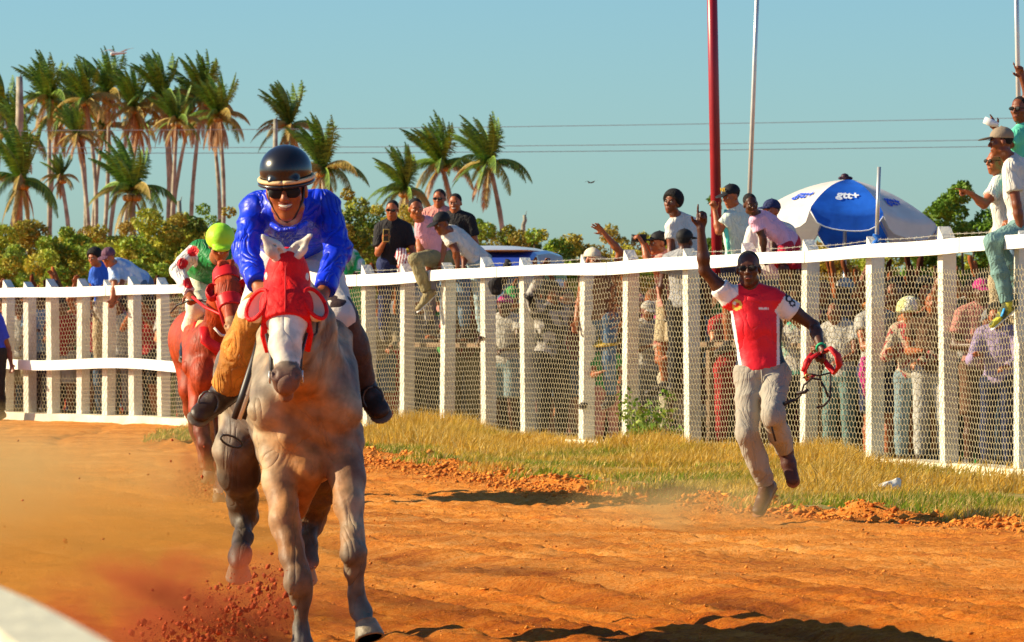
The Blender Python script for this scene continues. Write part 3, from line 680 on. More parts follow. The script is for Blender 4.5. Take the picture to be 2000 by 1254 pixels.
# crown px, py, base px, py, distance, frond length, dead share
PL = [
 (8, 215, 14, 430, 255, 2.3, .5, 'palm at the far left edge, its crown cut by the frame'),
 (95, 190, 88, 430, 250, 2.5, .4, 'tall palm with a dark swept crest, left of the thick cluster'),
 (115, 232, 118, 440, 262, 2.3, .9, 'palm with a rusty brown crown beside the tall dark crested one'),
 (152, 215, 130, 440, 258, 2.3, .7, 'palm with a curled dark top in the left of the cluster'),
 (168, 195, 156, 440, 248, 2.3, .6, 'palm with a bushy crest above a brown skirt, second peak of the cluster'),
 (150, 262, 152, 450, 240, 1.7, .95, 'low brown crowned palm on a dark trunk in the cluster'),
 (212, 180, 178, 440, 252, 2.3, .6, 'palm on a long slanting trunk with a green plume'),
 (203, 250, 185, 440, 266, 1.9, .9, 'thin palm on a dark trunk leaning behind the slanting one'),
 (262, 210, 212, 420, 250, 2.3, .8, 'palm with a drooping left crest and shaggy brown skirt'),
 (272, 245, 236, 425, 268, 1.9, .95, 'far palm with a mostly dry crown right of the shaggy one'),
 (318, 188, 290, 420, 250, 2.4, .6, 'palm with a rounded dark crest and pale smooth trunk'),
 (325, 232, 318, 440, 258, 1.8, .9, 'palm with dry hanging fronds under the rounded crest'),
 (345, 235, 328, 430, 244, 1.8, .85, 'slim palm with a browned skirt right of the pale smooth trunk'),
 (372, 225, 350, 430, 262, 2.0, .85, 'palm with thin rusty fronds hanging left of the end group'),
 (395, 195, 380, 420, 250, 2.5, .5, 'palm with the broadest dark green crest near the right end of the cluster'),
 (413, 232, 402, 440, 255, 2.1, .9, 'palm with orange dry fronds under the broad crest'),
 (428, 225, 408, 440, 246, 2.2, .7, 'rightmost palm of the tall cluster, fronds reaching right'),
 (42, 352, 35, 500, 170, 2.1, .55, 'shorter palm in the left foreground with a dark trunk'),
 (38, 262, 48, 430, 235, 2.2, .6, 'palm with a heavy green and brown crown near the left edge'),
 (118, 345, 100, 420, 230, 1.2, .9, 'small withered palm with a thin brown crown between tall trunks'),
 (258, 372, 262, 440, 150, 1.75, .3, 'young low palm with yellow green arching fronds in front of the cluster'),
 (566, 245, 572, 420, 250, 2.4, .5, 'palm with a single dark feathered crest rising behind the jockey'),
 (632, 330, 640, 430, 190, 2.2, .3, 'green palm with wide arching fronds right of the jockey'),
 (792, 370, 795, 430, 200, 1.9, .3, 'small green palm left of the middle pair'),
 (862, 320, 868, 440, 205, 2.2, .3, 'green palm with open spreading fronds in the middle pair'),
 (955, 318, 958, 430, 200, 2.2, .45, 'palm with yellow hanging fronds at the right of the middle pair'),
]
for i, (a, b, c_, d, e, f, g, l) in enumerate(PL): palm(a, b, c_, d, e, f*.93, l, 100+i, g)
def bare_trunk(a, b, Y, label, r0=.13):
    A = P(a[0], a[1], Y); B = P(b[0], b[1], Y); bot = Vector((A.x, Y, 0)); t = thing('bare_trunk', bot, label, 'dead palm', 'dead palm trunks')
    mb = MB(); mb.tube([bot, A, A.lerp(B, .5)+Vector((.04, 0, 0)), B], [r0*1.2, r0*1.05, r0, r0*.8], 8); mb.tube([B-Vector((0, 0, .2)), B+Vector((.07, 0, .12))], [r0*.5, r0*.1], 5)
    mb.build('trunk', mat('palm_bark', (.3, .24, .17)), t, True)
bare_trunk((36, 300), (38, 150), 230, 'bare headless palm trunk at the left among green crowns', .18)
bare_trunk((534, 400), (538, 232), 230, 'bare headless palm trunk left of the jockey helmet', .12)
bare_trunk((348, 500), (350, 392), 140, 'short pale bare trunk standing in the scrub above the green-capped rider', .07)
bare_trunk((330, 480), (332, 445), 140, 'stub of pale trunk in the scrub left of the green-capped rider', .05)
bare_trunk((1022, 440), (1024, 420), 150, 'tiny pale stump sticking up from the scrub in the middle', .06)

# ---------------------------------------------------------------- scrub and trees
def leaves(centres, radii, n, size, cols, seed, flatten=.8):
    r = np.random.default_rng(seed); centres = np.array(centres); radii = np.array(radii); w_ = radii**2; pick = r.choice(len(centres), n, p=w_/w_.sum())
    d = r.normal(size=(n, 3)); d /= np.linalg.norm(d, axis=1)[:, None]
    rad = radii[pick]*(.55+.5*r.random(n)**.6); pos = centres[pick]+d*rad[:, None]*np.array([1, 1, flatten])
    a = r.normal(size=(n, 3)); a /= np.linalg.norm(a, axis=1)[:, None]; b = np.cross(a, r.normal(size=(n, 3))); b /= np.linalg.norm(b, axis=1)[:, None]
    s = size*r.uniform(.6, 1.4, n)[:, None]
    V = np.stack([pos-a*s, pos-b*s*.5, pos+a*s, pos+b*s*.5], 1).reshape(-1, 3); F = np.arange(4*n).reshape(-1, 4)
    cols = np.array(cols); cl = cols[r.integers(0, len(cols), len(centres))][pick]; cl = cl*.7+.3*cols[r.integers(0, len(cols), n)]; cl = cl*r.uniform(.6, 1.35, n)[:, None]
    return V, F, np.repeat(cl, 4, 0)
SC = [(.20, .32, .025), (.36, .40, .035), (.10, .17, .02), (.50, .42, .05), (.36, .26, .035)]
def bush(px, topy, Y, wpx, label, seed, cols=SC, n=5200, size=.085, name='shrub', cat='bush', group='scrub bushes behind the crowd', trunk=False, low=0):
    r = random.Random(seed); top = P(px, topy, Y); W = wpx/FPX*Y/2; H = top.z-low; base = Vector((top.x, Y, 0))
    root = thing(name, base, label, cat, group); cs = []; rs = []
    for i in range(60):
        a = r.uniform(-1, 1); zz = r.random()**.8; rr = W*r.uniform(.20, .36); env = (1-abs(a)**2.2*.55)
        z = low+rr*.5+(H*env-rr*1.15-low*0)*zz
        cs.append((top.x+a*W, Y+r.uniform(-.6, .6)*W, max(rr*.4, z))); rs.append(rr)
    cs.append((top.x+r.uniform(-.1, .1)*W, Y, top.z-W*.16)); rs.append(W*.16)
    V, F, T = leaves(cs, rs, n, size, cols, seed); mesh_obj('foliage', V, F, attr_mat('leaf', .6, .25, trans=.2, noise=.3, nscale=1.2), root, False, T)
    mb = MB()
    for i in range(6 if not trunk else 9):
        q = Vector(cs[r.randrange(len(cs))]); k = base+Vector((r.uniform(-.2, .2)*W, 0, 0)); mb.tube([k, k.lerp(q, .5)+Vector((r.uniform(-.1, .1), 0, .1)), q], [.08 if trunk else .045, .05 if trunk else .03, .012], 5)
    mb.build('stems', mat('stem', (.16, .11, .07), .9), root, True)
ridge = [(0, 432), (60, 425), (120, 440), (200, 435), (250, 430), (300, 410), (350, 412), (400, 395), (455, 400), (520, 400), (600, 390), (680, 365), (740, 395), (800, 400), (860, 405), (930, 425), (1000, 437), (1060, 445), (1130, 455), (1200, 435), (1260, 450), (1330, 460), (1400, 465), (1500, 470), (1600, 470), (1720, 470), (1850, 465), (1990, 460)]
def scrub():
    k = 0; where = ['at the far left edge', 'below the leftmost palms', 'left of the dark palm trunk', 'under the slanting palm', 'in front of the young low palm', 'right of the young low palm', 'above the green-capped rider', 'between the two jockeys', 'behind the blue jockey left arm', 'behind the jockey helmet', 'behind the jockey right shoulder', 'under the wide green palm', 'behind the man filming with his phone', 'below the small green palm', 'behind the men on the rail', 'under the middle palms', 'right of the middle palms', 'above the blue car roof', 'right of the blue car roof', 'behind the waving arm', 'left of the man in white', 'behind the man in white', 'behind the red post', 'left of the parasol', 'behind the parasol', 'right of the parasol pole', 'behind the short pipe', 'at the far right edge']
    for i, (px, ty) in enumerate(ridge):
        tone = ['green', 'olive', 'dark green', 'yellowish', 'rusty'][i % 5]; cols = [SC[i % 5], SC[(i+1) % 5], SC[(i+3) % 5]] if i % 5 != 4 else [SC[4], SC[3], (.42, .26, .05)]
        bush(px, ty, 118+9*math.sin(i*2.1), 175, f'{tone} wild bush on the skyline {where[i]}', 300+i, cols, 24000, .046, low=0)
        k += 1
    for i, px in enumerate([20, 100, 190, 280, 370, 460, 560, 660, 760]):   # a lower, nearer and brighter row on the left
        bush(px, 478+8*math.sin(i*1.9), 96+3*math.sin(i), 130, ['bright', 'yellow', 'soft', 'dull', 'leafy', 'dense', 'ragged', 'rounded', 'wispy'][i]+' green lower bush just above the fence '+['at the far left', 'left of the two leaning men', 'behind the two leaning men', 'right of the two leaning men', 'behind the green-capped rider', 'between both jockeys', 'behind the blue jockey', 'right of the blue jockey', 'below the man with the phone'][i], 400+i, [(.30, .42, .035), (.44, .46, .05), (.55, .44, .06), (.16, .26, .03)], 14000, .038)
scrub()
bush(1880, 350, 92, 190, 'bright green round tree at the right behind the pointing man', 501, [(.13, .26, .02), (.18, .30, .03), (.09, .18, .02)], 34000, .042, 'leafy_tree', 'tree', 'leafy trees behind the fence', True, low=.6)
bush(1990, 372, 97, 150, 'green tree cut by the right edge of the photo', 503, [(.13, .26, .02), (.16, .27, .03)], 18000, .042, 'leafy_tree', 'tree', 'leafy trees behind the fence', True, low=.6)
bush(1398, 376, 110, 75, 'small green tree standing behind the red post', 502, [(.17, .28, .04), (.11, .2, .03)], 13000, .04, 'leafy_tree', 'tree', 'leafy trees behind the fence', True, low=1.0)

# scrub ground cover and far ground
def far_stuff():
    r = np.random.default_rng(21); N = 60; cs = []; rs = []
    for i in range(N): cs.append((r.uniform(-14, 3), r.uniform(84, 94), r.uniform(.1, 1.2))); rs.append(r.uniform(.5, .9))
    
    for i in range(150): cs.append((r.uniform(-17, 17), r.uniform(128, 146), r.uniform(.6, 2.3))); rs.append(r.uniform(.7, 1.2))
    V, F, T = leaves(cs, rs, 150000, .055, [(.22, .26, .04), (.32, .28, .06), (.14, .2, .03)], 5, .6)
    o = mesh_obj('undergrowth', V, F, MATS['leaf'], None, False, T); tag(o, 'yellow green undergrowth in front of the bushes on the left', 'undergrowth', kind='stuff')
far_stuff()
def wires():
    for k, (y, z, lab) in enumerate(((248, 230, 'upper thin power line crossing the sky'), (283, 272, 'middle thin power line crossing the sky'), (294, 285, 'lowest thin power line crossing the sky'))):
        mb = MB(); pts = [P(-300+260*i, y+(z-y)*((-300+260*i)-450)/1550.0+6*math.sin(math.pi*i/9), 210) for i in range(10)]; mb.tube(pts, .013, 4)
        o = mb.build('power_line', mat('cable', (.22, .25, .30), .7), None); tag(o, lab, 'power line', 'power lines in the sky')
wires()
def birds():
    for (px, py, Y, s, lab, col) in ((232, 105, 90, .33, 'pale gull flying above the palm cluster', (.6, .6, .6)), (1155, 357, 80, .12, 'tiny dark bird flying in the open sky', (.08, .06, .05))):
        c = P(px, py, Y); t = thing('bird', c, lab, 'bird'); sd_ = SDF(); sd_.cone(c+Vector((-.18*s*2, 0, 0)), c+Vector((.2*s*2, 0, .05*s)), .05*s*2, .02*s*2, .02)
        sdf_obj('body', sd_, mat('bird_'+str(px), col, .8), t, .012)
        for sg in (-1, 1):
            mb = MB(); a = c+Vector((-.05*s, 0, .02*s)); mid = a+Vector((sg*.45*s, .1*s, .22*s)); tip = a+Vector((sg*.95*s, 0, (.05 if sg < 0 else .3)*s))
            mb.add([a+Vector((-.09*s, 0, 0)), a+Vector((.09*s, .03, 0)), mid+Vector((.08*s, 0, 0)), mid+Vector((-.08*s, 0, 0)), tip], [(0, 1, 2, 3), (3, 2, 4)]); mb.add([a+Vector((-.09*s, .01, -.01)), a+Vector((.09*s, .04, -.01)), mid+Vector((.08*s, .01, -.01)), mid+Vector((-.08*s, .01, -.01))], [(3, 2, 1, 0)]); mb.build('wing', MATS['bird_'+str(px)], t)
birds()
# ---------------------------------------------------------------- people
def V3(*a): return Vector(a)
def n3(V, f, seed, octs=3):
    r = np.random.default_rng(seed); out = np.zeros(len(V)); a = 1.0
    for o in range(octs):
        for k in range(4):
            d = r.normal(size=3); d /= np.linalg.norm(d); e = r.normal(size=3); e /= np.linalg.norm(e); ph = r.uniform(0, 6.28)
            out += a*np.sin(f*(V@d)+ph+1.8*np.sin(f*.7*(V@e)+ph*1.7))/4
        a *= .55; f *= 2.2
    return out
def orient(yaw=0, pitch=0, roll=0):      # facing the camera at 0,0,0; +yaw turns the face to image right, +pitch looks down, +roll tilts the top to image right
    return Matrix.Rotation(R(yaw), 3, 'Z')@Matrix.Rotation(R(pitch), 3, 'X')@Matrix.Rotation(R(roll), 3, 'Y')
def head_sdf(s, c, M, g=1.0, k=.02, ears=True, smile=False):
    L = lambda x, y, z: c+M@Vector((x, y, z))*g
    s.ell(L(0, .012, .034), (.073*g, .092*g, .082*g), M, .03); s.ell(L(0, -.026, -.045), (.056*g, .06*g, .072*g), M, .03)
    s.ell(L(0, -.060, -.098), (.026*g, .022*g, .02*g), M, .02)
    for q in (-1, 1):
        s.ell(L(q*.040, -.055, -.018), (.024*g, .024*g, .024*g), M, .02); s.ell(L(q*.031, -.098, .006), (.017*g, .016*g, .012*g), M, .010, sub=True)
        if ears: s.ell(L(q*.075, .006, -.008), (.011*g, .02*g, .032*g), M, .008)
        s.ell(L(q*.012, -.094, -.026), (.010*g, .010*g, .009*g), M, .006)
        s.ell(L(q*.048, .0, -.072), (.02*g, .03*g, .02*g), M, .02)
    s.cone(L(-.036, -.077, .027), L(.036, -.077, .027), .013*g, .013*g, .012)
    s.cone(L(0, -.084, .014), L(0, -.106, -.022), .009*g, .013*g, .010)
    if not smile:
        s.cone(L(-.019, -.083, -.056), L(.019, -.083, -.056), .008*g, .008*g, .006); s.cone(L(-.015, -.081, -.070), L(.015, -.081, -.070), .009*g, .009*g, .006)
    return s
def hand_sdf(s, w, d, n, th, curl=(.3, .3, .3, .3), spread=.08, thumb=.5, g=1.0, rf=.0088):
    """w wrist, d pointing along the hand, n out of the palm, th towards the thumb side"""
    d = d.normalized(); n = (n-d*n.dot(d)).normalized(); t = d.cross(n); t = t if t.dot(th) > 0 else -t
    s.cone(w, w+d*.05*g, .024*g, .036*g, .02, flat=n, q=.55); s.cone(w+d*.045*g, w+d*.082*g, .037*g, .036*g, .012, flat=n, q=.42)
    for i, (o, l) in enumerate(((.029, .072), (.010, .080), (-.010, .074), (-.028, .058))):
        p = w+d*(.088-.006*abs(i-1))*g+t*o*g; a = 0.0; dd = (d+t*(1.5-i)*spread).normalized()
        for j, f in enumerate((.44, .31, .25)):
            a += curl[i]*(1.0 if j == 0 else 1.15); v = dd*math.cos(a)+n*math.sin(a); q = p+v*l*f*g; s.cone(p, q, (rf-.0006*j)*g, (rf-.0006*(j+1))*g, .004); p = q
    p = w+d*.025*g+t*.030*g; v = (t*.75+d*.65+n*.25*thumb).normalized(); q = p+v*.036*g; s.cone(p, q, .013*g, .0105*g, .01); v = (t*.35+d*.75+n*.7*thumb).normalized(); s.cone(q, q+v*.034*g, .0105*g, .0085*g, .005)
    return s
DEF = dict(head=(0, 0, 1.62), neck=(0, .02, 1.47), ls=(-.185, .02, 1.42), rs=(.185, .02, 1.42), le=(-.25, .03, 1.14), re=(.25, .03, 1.14), lw=(-.24, -.10, .90), rw=(.24, -.10, .90),
           pelvis=(0, .02, .96), lh=(-.095, .02, .93), rh=(.095, .02, .93), lk=(-.11, -.02, .50), rk=(.11, -.02, .50), la=(-.12, .02, .09), ra=(.12, .02, .09), lf=(-.13, -.16, .03), rf=(.13, -.16, .03))
def pose(origin, yaw=0, g=1.0, **ov):
    """standing skeleton in metres placed at origin; overrides may be local metres ('m',x,y,z) or world vectors"""
    M = Matrix.Rotation(R(yaw), 3, 'Z'); J = {k: Vector(origin)+M@(Vector(v)*g) for k, v in DEF.items()}
    for k, v in ov.items(): J[k] = Vector(v) if isinstance(v, Vector) else Vector(origin)+M@(Vector(v)*g)
    return J
def torso_sdf(s, J, g, k=.05, upper=True, lower=True, fat=1.0):
    sv = (J['rs']-J['ls']); side = sv.normalized(); sp = J['neck']-J['pelvis']; u = sp.normalized(); fr = side.cross(u).normalized()
    at = lambda t: J['pelvis']+sp*t
    if upper:
        w_ = sv.length/2
        s.cone(at(.80), at(.55), .158*g*fat*(w_/(.185*g))**.6, .148*g*fat, k, flat=fr, q=.66); s.cone(at(.55), at(.22), .145*g*fat, .126*g*fat, k, flat=fr, q=.70)
        m = (J['ls']+J['rs'])/2
        s.cone(J['ls'].lerp(m, .12), J['rs'].lerp(m, .12), .062*g, .062*g, k, flat=fr, q=.95)
        for q in ('ls', 'rs'): s.cone(J['neck']+u*.015*g, J[q].lerp(J['neck'], .25)+u*.02*g, .045*g, .04*g, k)
    if lower:
        s.cone(at(.30), at(.02), .124*g*fat, .150*g*fat, k, flat=fr, q=.74)
        for h in ('lh', 'rh'): s.cone(J['pelvis']+fr*-.01, J[h], .10*g*fat, .098*g*fat, k)
    return s
def leg_sdf(s, J, a, g, k=.03, fat=1.0):
    H, K, A = J[a+'h'], J[a+'k'], J[a+'a']; s.cone(H, K, .088*g*fat, .056*g*fat, k); s.cone(K, K.lerp(A, .38), .052*g*fat, .056*g*fat, k); s.cone(K.lerp(A, .38), A, .056*g*fat, .036*g*fat, k)
def arm_sdf(s, J, a, g, k=.02, fat=1.0):
    S, E, W = J[a+'s'], J[a+'e'], J[a+'w']; s.cone(S, S.lerp(E, .45), .052*g*fat, .047*g*fat, k); s.cone(S.lerp(E, .45), E, .047*g*fat, .037*g*fat, k); s.cone(E, E.lerp(W, .3), .038*g*fat, .041*g*fat, k); s.cone(E.lerp(W, .3), W, .041*g*fat, .024*g*fat, k)
def foot_sdf(s, J, a, g, k=.02, up=None):
    A, T = J[a+'a'], J[a+'f']; d = (T-A); fl = Vector((d.x, d.y, d.z)); n = fl.normalized()
    heel = A-n*.045*g+V3(0, 0, -.035*g) if up is None else A-n*.045*g-up*.035*g
    s.cone(A, heel, .040*g, .036*g, k); s.cone(heel, T, .036*g, .034*g, k); s.cone(T, T+n*.03*g, .040*g, .026*g, k)
SK = {'dark': (.075, .022, .009), 'mid': (.19, .050, .015), 'brown': (.34, .095, .028), 'light': (.50, .18, .07)}
def skin_mat(kind): return mat('skin_'+kind, SK[kind], .45, var=.18, scale=14, bump=.12, bscale=60, spec=.45)
def hair_part(root, c, M, g, kind='short', col=(.012, .010, .010)):
    s = SDF(); L = lambda x, y, z: c+M@Vector((x, y, z))*g
    t = {'short': -.003, 'afro': .028, 'crop': -.005}[kind]
    s.ell(L(0, .020, .040), ((.079+t)*g, (.095+t)*g, (.086+t)*g), M, .01); s.half(L(0, -.060, .074), M@V3(0, -1, -.55).normalized()) if kind != 'afro' else s.half(L(0, -.062, .052), M@V3(0, -1, -.9).normalized())
    s.half(L(0, .02, -.05), M@V3(0, .2, -1))
    return sdf_obj('hair', s, mat('hair_black', col, .8, bump=.8, bscale=90), root, .008)
def cap_part(root, c, M, g, m, brim_m=None, name='cap', flat=False, back=False):
    s = SDF(); L = lambda x, y, z: c+M@Vector((x, y, z))*g; sg = -1 if not back else 1
    s.ell(L(0, .012, .050), (.088*g, .104*g, (.085 if not flat else .078)*g), M, .01); s.half(L(0, 0, .035), M@V3(0, -.08, -1))
    s.ell(L(0, .012, .138), (.008*g, .008*g, .006*g), M, .004)
    o = sdf_obj(name, s, m, root, .008)
    b = SDF(); b.ell(L(0, sg*.125, .040), (.072*g, .075*g, .010*g), M@Matrix.Rotation(R(-8*sg), 3, 'X'), .01)
    p = sdf_obj('brim', b, brim_m or m, o, .006); return o
def shades(root, c, M, g, col=(.01, .01, .012), name='sunglasses', big=1.0):
    L = lambda x, y, z: c+M@Vector((x, y, z))*g; s = SDF()
    for q in (-1, 1): s.ell(L(q*.032, -.094, .006), (.028*g*big, .009*g, .019*g*big), M@Matrix.Rotation(R(-12*q), 3, 'Z'), .006); s.cone(L(q*.058, -.082, .012), L(q*.077, .0, .008), .0045*g, .004*g, .004)
    s.cone(L(-.012, -.103, .012), L(.012, -.103, .012), .004*g, .004*g, .004)
    return sdf_obj(name, s, mat('glass_black', col, .12, var=.05, spec=.6, coat=.5), root, .005)
def eyes(root, c, M, g, closed=False):
    L = lambda x, y, z: c+M@Vector((x, y, z))*g
    for q in (-1, 1):
        mb = MB(); mb.ball(L(q*.031, -.079, .005), .0115*g, 7, tint=(.42, .33, .26)); mb.ball(L(q*.031, -.0865, .005), .0065*g, 5, tint=(.02, .01, .008)); mb.build('eye', attr_mat('eye', .2, .5, noise=.02), root, True, tint=True)
        m2 = MB(); m2.tube([L(q*.014, -.092, .024), L(q*.031, -.096, .029), L(q*.048, -.084, .024)], [.003*g, .0045*g, .003*g], 5); m2.build('eyebrow', mat('hair_black', (.01, .01, .01)), root)
def mouth(root, c, M, g, smile=False):
    L = lambda x, y, z: c+M@Vector((x, y, z))*g
    if smile:
        mb = MB(); pts = [L(x, -.086+abs(x)*.32, -.056+abs(x)*.30) for x in (-.027, -.018, -.009, 0, .009, .018, .027)]; mb.tube(pts, [.003*g, .009*g, .011*g, .0115*g, .011*g, .009*g, .003*g], 8, flat=.6); mb.build('teeth', mat('teeth', (.66, .60, .50), .3), root, True)
        m2 = MB(); p2 = [L(x, -.088+abs(x)*.32, -.069+abs(x)*.42) for x in (-.028, -.018, -.009, 0, .009, .018, .028)]; m2.tube(p2, [.002*g, .004*g, .005*g, .005*g, .005*g, .004*g, .002*g], 8)
        p3 = [L(x, -.088+abs(x)*.32, -.046+abs(x)*.28) for x in (-.028, -.018, -.009, 0, .009, .018, .028)]; m2.tube(p3, [.002*g, .0035*g, .0035*g, .0035*g, .0035*g, .0035*g, .002*g], 8)
    else:
        m2 = MB(); m2.tube([L(x, -.0905+abs(x)*.35, z) for x, z in ((-.023, -.062), (0, -.0625), (.023, -.062))], [.003*g, .0065*g, .003*g], 7, flat=.8)
    m2.build('lips', mat('lips', (.28, .07, .05), .4), root, True)
def person(label, J, cat='person', group=None, skin='mid', g=1.0, face=(0, 0, 0), hair='short', cap=None, glasses=False, shirt=None, sleeve=.5, trousers=None, tleg=1.0, shoes=None, hands=None,
           res=.011, fat=1.0, smile=False, shirt_fold=None, eyes_on=True, long_shirt=.04, extra=None, base=None, shirt_tint=None, hood=None, sole=None, slv=1.0, shorts_flare=1.15, res_cloth=None):
    b = base if base is not None else V3((J['la'].x+J['ra'].x)/2, (J['la'].y+J['ra'].y)/2, min(J['lf'].z, J['rf'].z)-.03)
    root = thing('person', b, label, cat, group); M = orient(*face); rc = res_cloth or res
    s = SDF(); torso_sdf(s, J, g, fat=fat); hc = J['head']; nk = hc+M@V3(0, .02, -.075)*g; s.cone(J['neck']-(J['neck']-J['pelvis']).normalized()*.02, nk, .062*g, .054*g, .03)
    head_sdf(s, hc, M, g, smile=smile)
    for a in 'lr':
        arm_sdf(s, J, a, g); leg_sdf(s, J, a, g)
        if shoes: s.cone(J[a+'a'], J[a+'a'].lerp(J[a+'f'], .45), .030*g, .022*g, .02)
        else: foot_sdf(s, J, a, g)
        h = (hands or {}).get(a, {}); W = J[a+'w']; d = h.get('d', (W-J[a+'e'])); sx = -1 if a == 'l' else 1
        hand_sdf(s, W, Vector(d), Vector(h.get('n', (-.3*sx, -.4, .1) if abs(Vector(d).normalized().z) > .5 else (0, 0, -1))), Vector(h.get('th', (0, -1, .2))), h.get('curl', (.35, .4, .45, .5)), h.get('spread', .07), h.get('thumb', .5), g, .0088 if res < .009 else .0105)
    body = sdf_obj('body', s, skin_mat(skin), root, res)
    if eyes_on and not glasses: eyes(root, hc, M, g)
    if eyes_on or smile: mouth(root, hc, M, g, smile)
    if hair: hair_part(root, hc, M, g, hair)
    if cap: cap_part(root, hc, M, g, cap[0], cap[1] if len(cap) > 1 else None, back=len(cap) > 2)
    if glasses: shades(root, hc, M, g)
    up = (J['neck']-J['pelvis']).normalized()
    if shirt:
        t = SDF(); torso_sdf(t, J, g, upper=True, lower=True, fat=fat); t.half(J['pelvis']-up*long_shirt, -up); n_ = J['neck']+up*.03*g
        t2 = SDF(); t2.pr = [p for p in t.pr]
        for a in 'lr':
            S, E, W = J[a+'s'], J[a+'e'], J[a+'w']
            if sleeve <= .0: continue
            if sleeve <= 1: t2.pr.insert(0, ('c', S, S.lerp(E, sleeve), .056*g, .060*g, .02, None, 1.0, False, True, False))
            else: t2.pr.insert(0, ('c', S, E, .056*g*slv, .048*g*slv, .02, None, 1.0, False, False, False)); t2.pr.insert(1, ('c', E, E.lerp(W, min(.97, sleeve-1)), .047*g*slv, .034*g, .02, None, 1.0, False, True, False))
        # sleeves are kept out of the hem cut: build hem as a cone cut instead
        hs_ = [p for p in t2.pr if p[0] == 'h']; rest = [p for p in t2.pr if p[0] != 'h']; tor = [p for p in rest if p in t.pr]; slv = [p for p in rest if p not in t.pr]
        t3 = SDF(); t3.pr = tor+hs_+slv
        o = sdf_obj('shirt', t3, shirt, root, rc, .013, tint=shirt_tint, fold=shirt_fold)
    if trousers:
        t = SDF(); torso_sdf(t, J, g, upper=False, lower=True, fat=fat); t.half(J['pelvis']+up*.10*g, up)
        for a in 'lr':
            H, K, A = J[a+'h'], J[a+'k'], J[a+'a']
            if tleg <= 1: t.cone(H, H.lerp(K, tleg), .090*g*fat, .076*g*shorts_flare, .03, cut1=True)
            else: t.cone(H, K, .092*g*fat, .064*g*fat, .03); t.cone(K, K.lerp(A, .5), .062*g, .062*g, .03); t.cone(K.lerp(A, .5), K.lerp(A, tleg-1), .062*g, .050*g, .02, cut1=True)
        t.pr = [p for p in t.pr if p[0] != 'h' and p in t.pr[:4]]+[p for p in t.pr if p[0] == 'h']+[p for p in t.pr[4:] if p[0] != 'h']
        sdf_obj('shorts' if tleg <= 1 else 'trousers', t, trousers, root, rc, .012, fold=shirt_fold)
    if shoes:
        for a in 'lr':
            t = SDF(); A, T, K = J[a+'a'], J[a+'f'], J[a+'k']; n_ = (T-A).normalized(); uu = (K-A); uu = uu-n_*uu.dot(n_); uu = uu.normalized() if uu.length > .02 else V3(0, -1, 0)
            hl = A-n_*.05*g-uu*.035*g; tt = T-uu*.006*g; t.cone(A, hl, .040*g, .036*g, .02); t.cone(hl, hl.lerp(tt, .6), .036*g, .040*g, .02, flat=uu, q=.85); t.cone(hl.lerp(tt, .6), tt+n_*.02*g, .042*g, .034*g, .015, flat=uu, q=.62); t.cone(A, hl.lerp(tt, .6)+uu*.012*g, .036*g, .03*g, .02)
            z_ = SDF(); z_.cone(hl-uu*.034*g-n_*.01, tt+n_*.03*g-uu*.026*g, .040*g, .041*g, .004, flat=uu, q=.22); sdf_obj('sole', z_, sole or mat('sole_rubber', (.16, .13, .10), .7), root, rc, .007)
            t.cone(J[a+'a'], J[a+'a'].lerp(J[a+'k'], .1), .042*g, .04*g, .02, cut1=True); sdf_obj('shoe', t, shoes, root, rc, .009)
    if extra: extra(root, hc, M)
    return root
def folds(amp=.004, f=38, seed=1, dirv=(.3, .2, 1)):
    r = np.random.default_rng(seed); a, b, c = r.uniform(.6, 1.3, 3); p = r.uniform(0, 6, 3)
    def fn(X, Y, Z):
        u = dirv[0]*X+dirv[1]*Y+dirv[2]*Z
        s1 = np.abs(np.sin(f*.5*a*u+2.2*np.sin(9*X+p[0])+1.5*np.sin(7*Z+p[1])+1.2*np.sin(13*Y))); s2 = np.abs(np.sin(f*.36*b*(X*.8-Z*.6)+2*np.sin(11*Z+p[2])+1.4*np.sin(8*X+Y*6)))
        return amp*1.5*(s1**.6+s2**.6-1.3)
    return fn
cloth = lambda n, c, **k: mat(n, c, k.pop('rough', .8), var=k.pop('var', .08), scale=k.pop('scale', 7), bump=k.pop('bump', .35), bscale=k.pop('bscale', 16), crease=k.pop('crease', .022), cscale=k.pop('cscale', 7), **k)
